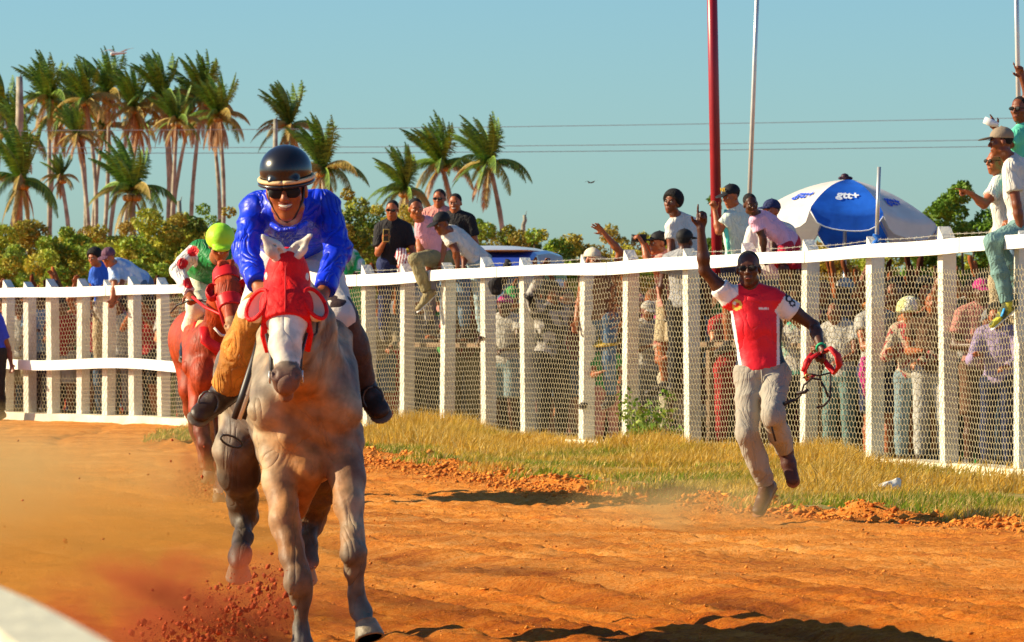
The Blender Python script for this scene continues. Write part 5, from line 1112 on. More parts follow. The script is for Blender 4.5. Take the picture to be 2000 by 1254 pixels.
def runner():
    Y0 = 34.0; Q = lambda px, py, dy: P(px, py, Y0+dy)
    J = dict(head=Q(1462, 525, -.05), neck=Q(1470, 574, .0), ls=Q(1424, 582, .0), rs=Q(1524, 590, .0), le=Q(1376, 528, -.05), re=Q(1590, 637, .02), lw=Q(1369, 446, -.10), rw=Q(1604, 680, -.18),
             pelvis=Q(1488, 722, .0), lh=Q(1464, 734, .0), rh=Q(1514, 734, .0), lk=Q(1459, 848, -.20), rk=Q(1509, 812, -.34), la=Q(1497, 950, .03), ra=Q(1534, 880, .04), lf=Q(1482, 990, -.16), rf=Q(1546, 930, -.02))
    pxof = lambda V: (V[:, 0]/V[:, 1]*FPX+1000, YH-(V[:, 2]-HC)/V[:, 1]*FPX)
    jc = np.array(J['pelvis']); 
    def tint(V):
        c = np.tile(np.array([.78, .006, .02]), (len(V), 1)); W = np.array([.82, .80, .78]); K = np.array([.008, .008, .010]); x, z = V[:, 0], V[:, 2]
        X = lambda px: (px-1000)/FPX*Y0; Zz = lambda py: HC-(py-YH)/FPX*Y0
        # side panels with white piping
        torso = (z < Zz(608)); e = X(1519)+(.0)*z; c[torso & (x > e)] = K; c[torso & (np.abs(x-e) < .010)] = W; e2 = X(1446)-(z-Zz(720))*.16; c[torso & (x < e2)] = K; c[torso & (np.abs(x-e2) < .009)] = W
        for S, E in ((J['ls'], J['le']), (J['rs'], J['re'])):
            a = np.array(S); b = np.array(E); t = ((V-a)@(b-a))/((b-a)@(b-a)); d = np.linalg.norm(V-(a+np.clip(t, 0, 1)[:, None]*(b-a)), axis=1); c[(d < .10) & (t > -.02)] = W
        fr = V[:, 1] < Y0+.02
        def dist(px, py): return np.sqrt((x-X(px))**2+(z-Zz(py))**2)
        d = dist(1438, 596); c[fr & (np.abs(d-.026) < .009) & (x > X(1430))] = (.80, .55, .10); c[fr & (dist(1434, 592) < .011)] = W
        c[fr & (np.abs(x-X(1490)) < .032) & (np.abs(z-Zz(603)) < .008) & (np.sin(x*420) > -.5)] = W
        d = dist(1541, 583); c[fr & (np.abs(d-.020) < .007)] = K; d = dist(1547, 593); c[fr & (np.abs(d-.016) < .006)] = K; c[fr & (dist(1536, 577) < .010)] = K
        return c
    def extra(root, hc, M):
        mb = MB(); a, b = J['rw'], J['re']; d = (b-a).normalized(); c = a+d*.01; u = d.orthogonal().normalized(); v = d.cross(u); mb.tube([c+(u*math.cos(t)+v*math.sin(t))*.030 for t in np.linspace(0, 6.29, 14)], .008, 6); mb.build('wristband', mat('green_band', (.02, .55, .25), .6), root, True)
        # belt line, fly and pockets
        mb = MB(); up = (J['neck']-J['pelvis']).normalized()
        mb.tube([Q(1487, 722, -.135), Q(1489, 745, -.135), Q(1491, 758, -.12)], [.005, .006, .004], 6); mb.build('fly_seam', mat('chino', (.5, .4, .3)), root, True)
    person('man in red football jersey and beige trousers running beside the track with one arm raised', J, skin='dark', face=(-6, 2, -2), hair='crop', glasses=True, shirt=attr_mat('jersey', .5, .4, bump=.35, bscale=12, noise=.08, crease=.014, cscale=3.2), shirt_tint=tint, sleeve=.42,
           trousers=mat('chino', (.35, .31, .25), .85, var=.12, scale=5, bump=.3, bscale=18, crease=.018, cscale=4.5), tleg=1.93, shoes=mat('shoe_dark', (.085, .03, .02), .5, bump=.3), sole=mat('sole_brown', (.30, .11, .045), .7, bump=.3), res=.0075, shirt_fold=folds(.0045, 40, 11, (.5, .3, .8)), long_shirt=.0, fat=.98,
           hands={'l': dict(d=V3(.08, -.05, 1), n=V3(0, -1, .1), th=V3(-1, 0, 0), curl=(.03, 1.25, 1.3, 1.3), thumb=.9, spread=.03), 'r': dict(d=V3(.05, -.5, -1), n=V3(-.7, -.3, 0), th=V3(0, -1, -.2), curl=(1.1, 1.15, 1.2, 1.2), thumb=1)}, extra=extra, base=V3(Q(1495, 1000, 0).x, Y0, 0))
    # bridle he carries
    Qb = lambda px, py, dy=-.22: P(px, py, Y0+dy); t = thing('bridle', Qb(1605, 700), 'tangled red and black horse bridle dangling from the running man right fist', 'bridle')
    rc = mat('red_nylon', (.50, .008, .012), .55, bump=.5, bscale=25); blk = mat('strap_dark', (.03, .018, .015), .5)
    mb = MB(); mb.tube([Qb(1600, 690), Qb(1582, 700, -.27), Qb(1572, 722, -.26), Qb(1576, 742, -.2), Qb(1592, 732, -.18)], [.024, .030, .022, .02, .012], 8, flat=.45); mb.tube([Qb(1606, 690), Qb(1622, 680, -.26), Qb(1636, 694, -.3), Qb(1640, 714, -.28), Qb(1630, 728, -.22), Qb(1618, 715, -.2), Qb(1607, 700, -.2)], [.026, .03, .036, .032, .026, .026, .02], 8, flat=.5)
    mb.tube([Qb(1585, 690), Qb(1575, 705, -.3), Qb(1568, 726, -.3)], [.014, .02, .014], 8, flat=.5); mb.build('red_cloth', rc, t, True)
    mb = MB(); mb.tube([Qb(1570, 738), Qb(1582, 730, -.28), Qb(1600, 734, -.3), Qb(1622, 728, -.28)], .012, 7, flat=.5); mb.tube([Qb(1622, 728), Qb(1622, 760, -.2), Qb(1620, 780), Qb(1610, 792), Qb(1595, 796)], .0075, 6)
    mb.tube([Qb(1604, 745), Qb(1612, 760, -.24), Qb(1617, 775)], .0075, 6); mb.build('cheek_strap', blk, t, True)
    mb = MB(); mb.tube([Qb(1604, 742, -.25), Qb(1586, 739, -.28), Qb(1570, 752, -.26), Qb(1564, 772, -.25), Qb(1553, 782, -.25), Qb(1530, 790, -.3), Qb(1514, 800, -.35), Qb(1505, 815, -.36), Qb(1507, 835, -.38), Qb(1515, 862, -.36)], .0075, 6); mb.tube([Qb(1556, 768, -.27), Qb(1572, 766, -.28), Qb(1578, 760, -.28)], .012, 7); mb.tube([Qb(1530, 790, -.31), Qb(1548, 782, -.28)], .013, 7); mb.build('rein', blk, t, True)
    m2 = MB(); m2.tube([Qb(1578, 735, -.31)+V3(.016*math.cos(q), 0, .016*math.sin(q)) for q in np.linspace(0, 6.28, 12)], .005, 5); m2.build('buckle', mat('brass', (.6, .4, .12), .3, metal=.8), t, True)
runner()
# ---------------------------------------------------------------- people on and over the fence
def Cm(n, c): return cloth('cloth_'+n, c)
COL = dict(white=(.70,.67,.61), black=(.018,.016,.018), pink=(.80,.36,.42), red=(.62,.02,.03), blue=(.03,.12,.58), sky=(.25,.48,.72), mint=(.12,.62,.42), green=(.06,.50,.12), yellow=(.82,.52,.03), olive=(.26,.22,.11),
           jeans=(.10,.17,.26), pale_jeans=(.30,.42,.46), teal_jeans=(.17,.30,.28), khaki=(.46,.36,.22), grey=(.32,.32,.33), brown=(.20,.09,.045), navy=(.02,.03,.10), maroon=(.25,.02,.05), orange=(.80,.25,.03), magenta=(.75,.04,.30), cream=(.76,.66,.48), lilac=(.50,.38,.62), salmon=(.75,.30,.25))
def cm(k): return Cm(k, COL[k])
SH = mat('shoe_plain', (.05, .04, .04), .5)
down = dict(curl=(.5, .55, .6, .65))
def fq(Y0): return lambda px, py, dy=0.0: P(px, py, Y0+dy)
def pelv(px, py, Y, g=1.0): p = P(px, py, Y); return Vector((p.x, p.y, p.z-.96*g))   # feet level of somebody whose hips show at this pixel
STANDS = []
def standing(label, px, py, Y, yaw=0, g=.95, stand=True, **kw):
    o = pelv(px, py, Y, g); ov = kw.pop('ov', {}); J = pose(o, yaw, g, **ov)
    return person(label, J, g=g, group='spectators on and above the fence rail', base=o, **kw)

def fence_people():
    G = 'spectators on and above the fence rail'
    # man filming
    Y = fY(765)+.55; Q = fq(Y)
    r = standing('man in black shirt and sunglasses filming with a phone above the rail', 768, 512, Y, 10, .93, skin='brown', face=(-10, 8, 4), glasses=True, shirt=cm('black'), sleeve=.75, trousers=cm('navy'), tleg=1.9, shoes=SH, res=.012,
        ov=dict(head=Q(766, 410, -.06), neck=Q(767, 436), ls=Q(741, 447, .02), rs=Q(795, 447, .05), le=Q(738, 495, -.08), lw=Q(751, 472, -.26), re=Q(806, 492, -.02), rw=Q(790, 512, -.2)), hands={'l': dict(d=V3(.05, -.1, 1), n=V3(.3, -.6, 0), th=V3(1, 0, .2), curl=(.9,)*4), 'r': dict(d=V3(-.4, -.2, -.6), n=V3(-1, 0, 0), th=V3(0, -1, 0), curl=(1,)*4)})
    t = thing('phone', Q(754, 462, -.30), 'gold phone held up by the man in black shirt', 'phone'); mb = MB(); mb.box(Q(754, 460, -.30), (.072, .010, .15), orient(8, 10, 0), bev=.004); mb.build('case', mat('phone_gold', (.62, .45, .12), .35, metal=.3), t); mb = MB(); mb.box(Q(754, 460, -.308), (.062, .006, .13), orient(8, 10, 0)); mb.build('screen', mat('phone_dark', (.02, .02, .02), .2), t)
    # striped cloth hanging beside him
    t = SDF(); t.chain([Q(783, 495, -.25), Q(790, 510, -.28), Q(786, 532, -.30)], [.07, .085, .05], .03, flat=V3(0, 1, 0), q=.5)
    def stripes(V): k = (np.sin(V[:, 0]*190+3*np.sin(V[:, 2]*14)) > .1); c = np.tile(np.array([.80, .76, .72]), (len(V), 1)); c[k] = (.30, .03, .05); return c
    o = sdf_obj('striped_towel', t, attr_mat('striped', .8, .1, bump=.3), None, .009, tint=stripes, fold=folds(.01, 50, 2)); tag(o, 'white and maroon striped towel bunched at the waist of the man filming', 'towel')
    # straddling man
    Y = fY(842); Q = fq(Y)
    J = dict(head=Q(812, 408, -.10), neck=Q(828, 434, .02), ls=Q(823, 440, .0), rs=Q(856, 444, .12), le=Q(822, 488, .0), lw=Q(836, 522, .02), re=Q(866, 482, .05), rw=Q(860, 520, -.02), pelvis=Q(856, 498, .12), lh=Q(846, 503, .06), rh=Q(868, 505, .12), lk=Q(811, 507, -.30), la=Q(836, 575, -.28), lf=Q(818, 598, -.36), rk=Q(888, 540, .3), ra=Q(886, 610, .4), rf=Q(880, 622, .25))
    person('man in pink shirt and olive trousers straddling the top rail, one leg hanging over', J, group=G, skin='brown', face=(12, 10, -6), shirt=cm('pink'), sleeve=.5, trousers=cm('olive'), tleg=1.9, shoes=cloth('shoe_olive', (.30, .24, .12)), res=.011, hands={'l': down, 'r': down}, shirt_fold=folds(.004, 40, 3), sole=mat('sole_white', (.82, .8, .74), .6), base=Q(842, 612, -.1))
    # two behind
    standing('man in wraparound sunglasses and rose shirt standing second from back above the rail', 858, 494, fY(855)+1.0, -5, .93, skin='brown', face=(-12, 4, 0), glasses=True, shirt=cm('salmon'), trousers=cm('grey'), tleg=1.9, shoes=SH, res=.014, ov=dict())
    standing('smiling man in black shirt above the rail, right behind the capped boy', 889, 504, fY(880)+.75, -18, .93, skin='brown', face=(-14, 6, 0), smile=True, shirt=cm('black'), sleeve=.7, trousers=cm('jeans'), tleg=1.9, shoes=SH, res=.014)
    # capped youth bending over
    Y = fY(905); Q = fq(Y)
    J = dict(head=Q(863, 437, -.12), neck=Q(880, 452, .0), ls=Q(876, 463, -.05), rs=Q(898, 458, .20), le=Q(891, 492, -.10), lw=Q(894, 520, .0), re=Q(908, 492, .12), rw=Q(906, 522, .05), pelvis=Q(934, 505, .22), lh=Q(928, 512, .16), rh=Q(944, 510, .28), lk=Q(938, 580, .16), rk=Q(950, 580, .36), la=Q(946, 655, .3), ra=Q(960, 655, .5), lf=Q(936, 668, .2), rf=Q(950, 668, .4))
    person('youth in black cap and white t-shirt bending over the rail with straight arms', J, group=G, skin='mid', face=(-52, 22, 0), cap=(mat('cap_black', (.012, .012, .014), .7, bump=.3),), shirt=cm('white'), sleeve=.55, trousers=cm('pale_jeans'), tleg=1.9, shoes=SH, res=.011, fat=.9, hands={'l': down, 'r': down}, shirt_fold=folds(.006, 45, 9))
    # white shirt man
    Y = fY(1330)+.7; Q = fq(Y)
    standing('tall man with short afro and white t-shirt looking left above the rail', 1344, 512, Y, -25, .97, skin='mid', face=(-30, -2, 6), hair='afro', shirt=cm('white'), sleeve=.5, trousers=cm('black'), tleg=1.9, shoes=SH, res=.012, ov=dict(head=Q(1313, 396, -.05), neck=Q(1326, 428, .02), ls=Q(1312, 446, -.05), rs=Q(1358, 440, .12), le=Q(1310, 492, -.1), lw=Q(1325, 530, -.2), re=Q(1366, 490, .05), rw=Q(1360, 530, -.1)), shirt_fold=folds(.005, 40, 4))
    # cameraman
    Y = fY(1285)+.35; Q = fq(Y)
    standing('man in black cap and rose shirt photographing to the left over the rail', 1308, 590, Y, -60, .97, skin='brown', face=(-62, 0, 0), cap=(mat('cap_black', (.01, .01, .01)),), shirt=cm('salmon'), sleeve=.4, trousers=cm('khaki'), tleg=.9, shoes=SH, res=.012,
        ov=dict(head=Q(1286, 476, 0), neck=Q(1300, 503, .02), ls=Q(1282, 520, -.10), rs=Q(1326, 512, .12), le=Q(1266, 510, -.20), lw=Q(1256, 476, -.12), re=Q(1280, 520, .2), rw=Q(1262, 478, .1)), hands={'l': dict(d=V3(-.5, 0, .8), n=V3(-.8, .3, -.3), th=V3(0, 0, 1), curl=(.8,)*4), 'r': dict(d=V3(-.6, 0, .7), n=V3(-.8, -.3, -.3), th=V3(0, 0, 1), curl=(.8,)*4)})
    t = thing('camera', Q(1242, 466, -.05), 'black camera with lens held up by the man in black cap', 'camera'); mb = MB(); mb.box(Q(1255, 466, -.02), (.08, .12, .09), bev=.01); mb.build('camera_body', mat('camera_black', (.015, .015, .016), .5), t); mb = MB(); mb.tube([Q(1248, 466, -.02), Q(1233, 465, -.02)], [.036, .04], 14); mb.build('lens', mat('camera_black', (.01, .01, .01)), t, True)
    # waving man in beige cap
    Y = fY(1165)+.35; Q = fq(Y)
    standing('man in beige cap whose bare arm waves high over the rail', 1172, 620, Y, -25, .97, skin='brown', face=(40, 6, 0), cap=(mat('cap_beige', (.70, .62, .45), .8, bump=.3), mat('cap_under', (.16, .12, .09), .8)), shirt=cm('brown'), sleeve=.3, trousers=cm('jeans'), tleg=1.9, shoes=SH, res=.011,
        ov=dict(head=Q(1158, 508, -.03), rs=Q(1198, 545, .02), re=Q(1211, 492, -.05), rw=Q(1180, 456, -.12)), hands={'r': dict(d=V3(-.75, -.15, .75), n=V3(-.35, -.9, -.3), th=V3(-.6, 0, -.7), curl=(.12, .1, .1, .15), spread=.14)})
    standing('person seen from behind in black cap, low between the cameraman and the man in white', 1338, 594, fY(1336)+.25, 160, .95, skin='dark', face=(150, 0, 0), cap=(mat('cap_black', (.01, .01, .01)),), shirt=cm('grey'), trousers=cm('black'), tleg=1.9, shoes=SH, res=.015, eyes_on=False)
    # youth in lettered cap
    Y = fY(1430)+.45; Q = fq(Y)
    def letters(root, hc, M):
        cu = bpy.data.curves.new('l', 'FONT'); cu.body = 'NY'; cu.size = .055; cu.align_x = 'CENTER'; cu.extrude = .004; to = bpy.data.objects.new('tmp', cu); C.objects.link(to); dg = bpy.context.evaluated_depsgraph_get(); dg.update(); me = bpy.data.meshes.new_from_object(to.evaluated_get(dg)); bpy.data.objects.remove(to)
        B = M@Matrix.Rotation(R(90), 3, 'X'); vs = [hc+M@V3(.0, -.086, .072)+B@v.co for v in me.vertices]; mb = MB(); mb.add(vs, [tuple(p.vertices) for p in me.polygons]); mb.build('cap_lettering', mat('gold_thread', (.75, .50, .06), .6), root)
        mb = MB(); mb.tube([hc+V3(-.05, -.03, -.13), hc+V3(-.07, -.10, -.28), hc+V3(-.04, -.12, -.42), hc+V3(-.02, -.10, -.60)], [.02, .026, .02, .018], 8, flat=.5); mb.build('scarf', mat('mint_scarf', (.10, .62, .50), .7, bump=.4), root, True)
    standing('youth in black lettered cap and pale shirt holding the red post', 1440, 512, Y, -35, .93, skin='brown', face=(-52, 14, 0), cap=(mat('cap_black', (.01, .01, .01)),), shirt=cloth('pale_mint', (.62, .72, .62)), sleeve=.5, trousers=cm('navy'), tleg=.9, shoes=SH, res=.011, extra=letters,
        ov=dict(head=Q(1428, 384, -.02), neck=Q(1438, 412, .02), ls=Q(1420, 430, -.08), rs=Q(1462, 430, .10), le=Q(1404, 452, -.12), lw=Q(1396, 412, -.06), re=Q(1474, 470, .0), rw=Q(1484, 500, -.25)), hands={'l': dict(d=V3(-.2, 0, 1), n=V3(-.3, -.6, .1), th=V3(1, 0, .3), curl=(1.1,)*4), 'r': down}, shirt_fold=folds(.005, 40, 8))
    # child in pink
    Y = fY(1500)+.1; Q = fq(Y)
    J = dict(head=Q(1466, 399, -.10), neck=Q(1484, 424, .0), ls=Q(1476, 432, -.05), rs=Q(1500, 428, .16), le=Q(1490, 465, -.05), lw=Q(1492, 495, .02), re=Q(1512, 465, .12), rw=Q(1508, 496, .05), pelvis=Q(1538, 470, .20), lh=Q(1532, 478, .14), rh=Q(1546, 476, .26), lk=Q(1530, 525, .0), rk=Q(1550, 530, .3), la=Q(1536, 590, .2), ra=Q(1556, 590, .4), lf=Q(1528, 600, .1), rf=Q(1548, 600, .3))
    def flowers(V): k = n3(V, 60, 5, 2); c = np.tile(np.array([.55, .015, .05]), (len(V), 1)); c[k > .45] = (.75, .6, .55); return c
    person('child in pink t-shirt and red shorts leaning on both hands over the rail', J, group=G, skin='dark', g=.86, face=(14, 12, -12), shirt=cloth('child_pink', (.80, .45, .62)), sleeve=.55, trousers=cloth('red_shorts', (.50, .02, .05)), tleg=.9, shoes=SH, res=.010, fat=.88, hands={'l': down, 'r': down}, shirt_fold=folds(.005, 50, 12))
    standing('person with navy cap mostly hidden behind the child in pink', 1506, 540, fY(1510)+.8, 0, .95, skin='brown', face=(-40, 0, 0), cap=(cm('navy'),), shirt=cm('white'), trousers=cm('jeans'), tleg=1.9, shoes=SH, res=.015)
    # man sitting on the rail at the right edge
    Y = fY(1975)-.02; Q = fq(Y)
    J = dict(head=Q(1955, 278, -.02), neck=Q(1978, 316, .02), ls=Q(1974, 332, -.12), rs=Q(2004, 330, .12), le=Q(1986, 400, -.17), lw=Q(1996, 462, -.16), re=Q(2022, 400, .2), rw=Q(2010, 462, .2), pelvis=Q(2000, 446, .02), lh=Q(1990, 452, -.08), rh=Q(1994, 455, .10), lk=Q(1938, 474, -.22), rk=Q(1942, 476, .10), la=Q(1970, 596, -.20), ra=Q(2004, 575, .05), lf=Q(1942, 628, -.25), rf=Q(1982, 600, .0))
    def trainer(root, hc, M):
        for a, in (('l',),):
            mb = MB(); mb.tube([J['la'].lerp(J['lf'], .35)+V3(0, -.052, .02), J['la'].lerp(J['lf'], .55)+V3(0, -.055, -.02)], [.016, .02], 6, flat=.4); mb.build('shoe_stripe', mat('stripe_blue', (.05, .35, .75), .5), root, True)
    person('man in taupe cap, white t-shirt and faded green jeans sitting on the rail in profile', J, group=G, skin='mid', face=(-84, 4, 0), cap=(mat('cap_taupe', (.30, .23, .16), .8, bump=.3), mat('cap_dark', (.09, .07, .05), .8)), shirt=cm('white'), sleeve=.62, trousers=cm('teal_jeans'), tleg=1.95, shoes=cloth('trainer', (.10, .11, .05), col2=(.62, .56, .06), scale=11, sharp=True), sole=mat('sole_white', (.8, .8, .7)), res=.0095, hands={'l': down, 'r': down}, shirt_fold=folds(.006, 36, 14), extra=trainer, base=Q(1990, 640, 0))
    # pointing man behind
    Y = fY(1950)+.8; Q = fq(Y)
    standing('man in sunglasses and white shirt pointing left beside the man in taupe cap', 1966, 455, Y, -50, .95, skin='brown', face=(-60, 0, 0), glasses=True, shirt=cm('white'), sleeve=.5, trousers=cm('khaki'), tleg=1.9, shoes=SH, res=.012,
        ov=dict(head=Q(1946, 316, 0), neck=Q(1958, 352, .02), ls=Q(1944, 372, -.12), rs=Q(1984, 368, .12), le=Q(1922, 400, -.22), lw=Q(1897, 378, -.25), re=Q(1990, 420, .15), rw=Q(1972, 430, -.05)), hands={'l': dict(d=V3(-1, 0, .25), n=V3(0, -.4, -1), th=V3(0, -.3, 1), curl=(.05, 1.1, 1.2, 1.2))})
    Y = fY(1990)+1.1; Q = fq(Y)
    standing('man in mint shirt with one fist raised at the top right corner', 2010, 372, Y, -20, .97, skin='mid', face=(-35, 0, 0), glasses=True, shirt=cm('mint'), sleeve=.5, trousers=cm('jeans'), tleg=1.9, shoes=SH, res=.012,
        ov=dict(head=Q(1992, 214, 0), neck=Q(2002, 250, .02), ls=Q(1985, 268, -.06), rs=Q(2034, 266, .06), le=Q(1960, 292, -.15), lw=Q(1946, 252, -.22), re=Q(2012, 200, .0), rw=Q(1996, 152, -.02)), hands={'l': dict(d=V3(-.5, 0, .7), n=V3(-.3, -1, 0), th=V3(0, 0, 1), curl=(.3, 1.0, 1.2, 1.2)), 'r': dict(d=V3(-.3, 0, 1), n=V3(0, -1, 0), th=V3(-1, 0, 0), curl=(.1, .9, 1.2, 1.2))})
    o = MB(); o.tube([Q(1922, 234, -.3), Q(1936, 240, -.3), Q(1950, 244, -.3)], [.03, .034, .02], 10); o = o.build('white_cup', mat('cup_white', (.85, .85, .85), .4), None, True); tag(o, 'white cup in the hand of the man in mint shirt', 'cup')
    # two men leaning over on the left
    Y = fY(225); Q = fq(Y)
    J = dict(head=Q(212, 503, -.15), neck=Q(226, 516, .0), ls=Q(222, 527, -.08), rs=Q(242, 520, .16), le=Q(224, 560, -.22), lw=Q(218, 586, -.30), re=Q(236, 562, -.10), rw=Q(224, 588, -.26), pelvis=Q(276, 548, .25), lh=Q(272, 556, .18), rh=Q(284, 556, .3), lk=Q(272, 620, .2), rk=Q(286, 620, .4), la=Q(278, 690, .35), ra=Q(294, 690, .5), lf=Q(270, 700, .2), rf=Q(284, 700, .35))
    person('man in white and pale blue shirt and cap leaning far over the left rail', J, group=G, skin='brown', face=(-30, 20, 0), cap=(cloth('cap_navy_red', (.14, .06, .10)),), shirt=cloth('shirt_bluewhite', (.72, .76, .80), col2=(.30, .48, .78), sharp=True), sleeve=.7, trousers=cm('jeans'), tleg=1.9, shoes=SH, res=.013, hands={'l': down, 'r': down})
    Y = fY(185)+.45; Q = fq(Y)
    standing('man with dark hair and blue shirt behind the leaning man on the left', 205, 590, Y, -30, .93, skin='brown', face=(-30, 14, 0), hair='afro', shirt=cm('blue'), trousers=cm('khaki'), tleg=1.9, shoes=SH, res=.015, ov=dict(head=Q(184, 503, -.1), neck=Q(196, 522, 0), ls=Q(184, 534, -.05), rs=Q(216, 532, .1)))
    Y = fY(690)+.2; Q = fq(Y)
    J = dict(head=Q(668, 482, -.12), neck=Q(674, 496, .0), ls=Q(664, 506, -.05), rs=Q(690, 500, .12), le=Q(668, 530, -.15), lw=Q(676, 548, -.2), re=Q(703, 515, -.05), rw=Q(694, 534, -.12), pelvis=Q(688, 545, .25), lh=Q(680, 550, .2), rh=Q(700, 550, .28), lk=Q(682, 620, .2), rk=Q(700, 620, .3), la=Q(684, 690, .3), ra=Q(702, 690, .4), lf=Q(680, 702, .2), rf=Q(698, 702, .3))
    person('person in white sleeves and green vest bending at the rail beside the blue jockey arm', J, group=G, skin='brown', face=(-20, 30, 0), shirt=cloth('green_white', (.80, .80, .78), col2=(.03, .48, .12), scale=4, sharp=True), sleeve=1.9, trousers=cm('green'), tleg=1.9, shoes=SH, res=.014)
    # steward at the left edge, in front of the fence
    Y = fY(0)-.9; o = pelv(-14, 726, Y, .95); o.z = max(o.z, 0); Q = fq(Y)
    J = pose(o, -20, .95, rs=Q(2, 642, 0), re=Q(16, 680, .02), rw=Q(22, 712, -.08))
    person('steward in blue shirt at the left edge, only an arm in the picture', J, group='people on the track side', skin='mid', face=(-30, 0, 0), shirt=cloth('royal_blue', (.03, .06, .62)), sleeve=.55, trousers=cm('black'), tleg=1.9, shoes=SH, res=.012, base=o)
fence_people()

# ---------------------------------------------------------------- the crowd behind the wire
def crowd():
    def cm(k): return cloth('crowd_'+k, tuple(c*.62 for c in COL[k]))  # shade behind the wire is put into the cloth colours by darkening them
    G = 'spectators behind the wire netting'
    L = [ # px, depth behind the fence, height factor, yaw, shirt, trousers, pose, extra, label
     (22, .9, .95, 20, 'maroon', 'jeans', 'wave', None, 'woman in maroon top waving behind the wire at the far left'),
     (38, .7, .90, -10, 'white', 'khaki', 'rail', None, 'man in plain white shirt behind the wire at the far left'),
     (78, .8, .97, 15, 'sky', 'navy', 'rail', None, 'man in sky blue shirt behind the far left wire'),
     (84, 1.8, 1.0, -20, 'brown', 'black', 'wave', None, 'man in brown shirt waving in second row at the far left'),
     (122, .8, .92, 0, 'red', 'white', 'rail', None, 'woman in red top and white skirt near the left'),
     (132, 1.9, 1.0, 30, 'green', 'black', 'phone', None, 'person in green shirt in second row near the left'),
     (180, .8, .97, -15, 'grey', 'jeans', 'wave', None, 'man in grey shirt raising an arm below the leaning pair'),
     (192, 1.7, .98, 10, 'salmon', 'navy', 'rail', None, 'person in salmon top in second row below the leaning pair'),
     (233, .7, .93, 0, 'white', 'grey', 'wave', None, 'bare-headed person in white tank behind the wire right of the leaning pair'),
     (240, 1.9, 1.0, 0, 'magenta', 'jeans', 'phone', None, 'woman in magenta top in second row right of the leaning pair'),
     (286, .8, .95, -25, 'red', 'black', 'phone', None, 'man in red shirt with lifted hands left of the chestnut horse'),
     (290, 2.0, 1.0, 15, 'olive', 'jeans', 'rail', None, 'man in olive shirt in second row left of the chestnut horse'),
     (338, .8, .93, 10, 'white', 'jeans', 'rail', None, 'person in white behind the wire at the chestnut horse rump'),
     (740, 1.1, .93, 0, 'khaki', 'jeans', 'rail', None, 'man in khaki shirt behind the wire right of the grey horse'),
     (828, 1.6, .95, -20, 'grey', 'black', 'wave', 'capw', 'man in white cap and grey shirt below the straddling man'),
     (905, 1.3, .97, 20, 'brown', 'olive', 'wave', None, 'man in brown shirt raising one arm below the capped youth'),
     (985, .7, .93, -25, 'white', 'pale_jeans', 'rail', 'capp', 'woman in white top with pink headscarf below the black jacket'),
     (1000, 1.8, .98, 10, 'olive', 'black', 'phone', 'capg', 'person with green cap in second row right of the black jacket'),
     (1078, .55, 1.0, 30, 'black', 'black', 'wave', None, 'tall man in black with bare orange-lit arms lifted at the wire'),
     (1112, 1.7, .97, 0, 'maroon', 'jeans', 'phone', None, 'man in maroon shirt in second row left of the yellow hat'),
     (1184, .6, .66, 10, 'green', 'salmon', 'rail', 'haty', 'child in yellow bucket hat and bright green shirt at the wire'),
     (1180, 1.7, .97, -10, 'salmon', 'navy', 'wave', None, 'woman in salmon top behind the child in yellow hat'),
     (1266, .8, .88, 20, 'white', 'grey', 'rail', 'capw', 'person in white shirt with white cap right of the yellow hat'),
     (1298, 1.9, 1.0, -20, 'magenta', 'jeans', 'wave', None, 'woman in magenta shirt in second row right of the yellow hat'),
     (1316, 1.0, .80, 10, 'cream', 'cream', 'rail', None, 'short person in cream outfit left of the running man'),
     (1372, 1.5, .94, 0, 'sky', 'maroon', 'rail', None, 'man in sky blue shirt and maroon trousers beside the red post'),
     (1428, 1.2, .92, 15, 'red', 'red', 'rail', None, 'person all in red directly behind the running man'),
     (1556, .7, .88, -15, 'mint', 'black', 'phone', None, 'woman in mint green top at the wire right of the running man'),
     (1612, 1.6, 1.0, 10, 'brown', 'navy', 'wave', None, 'bare-armed man in brown waving under the parasol'),
     (1640, .6, .88, -30, 'white', 'teal_jeans', 'rail', None, 'woman in white top and faded green jeans beside the dangling bridle'),
     (1650, 2.0, 1.0, 0, 'salmon', 'black', 'phone', 'capw', 'man in white cap and salmon shirt in second row under the parasol'),
     (1716, .6, .94, 25, 'white', 'navy', 'rail', 'scarfp', 'man in white t-shirt with pink scarf at the waist at the wire'),
     (1742, 1.8, 1.0, -10, 'orange', 'jeans', 'wave', None, 'man in orange vest reaching up in second row'),
     (1782, .6, .88, -20, 'cream', 'pale_jeans', 'rail', 'hatl', 'woman in cream dress with yellow headwrap at the wire'),
     (1800, 1.5, 1.0, 20, 'olive', 'khaki', 'phone', None, 'man in olive vest behind the yellow headwrap'),
     (1822, .9, .93, -10, 'brown', 'white', 'wave', None, 'bare-shouldered man in brown left of the wide post'),
     (1892, 1.4, 1.0, 0, 'black', 'black', 'wave', None, 'man in black reaching up right of the wide post'),
     (1918, .8, .98, 10, 'salmon', 'brown', 'wave', 'capm', 'man with magenta cap raising both hands below the seated man'),
     (1950, .6, .86, -20, 'lilac', 'navy', 'rail', None, 'child in lilac checked shirt below the seated man'),
     (1972, 1.2, .97, 10, 'grey', 'jeans', 'phone', None, 'man in grey shirt behind the last post on the right'),
    ]
    skins = ['brown', 'mid', 'dark', 'brown', 'mid', 'light', 'brown']
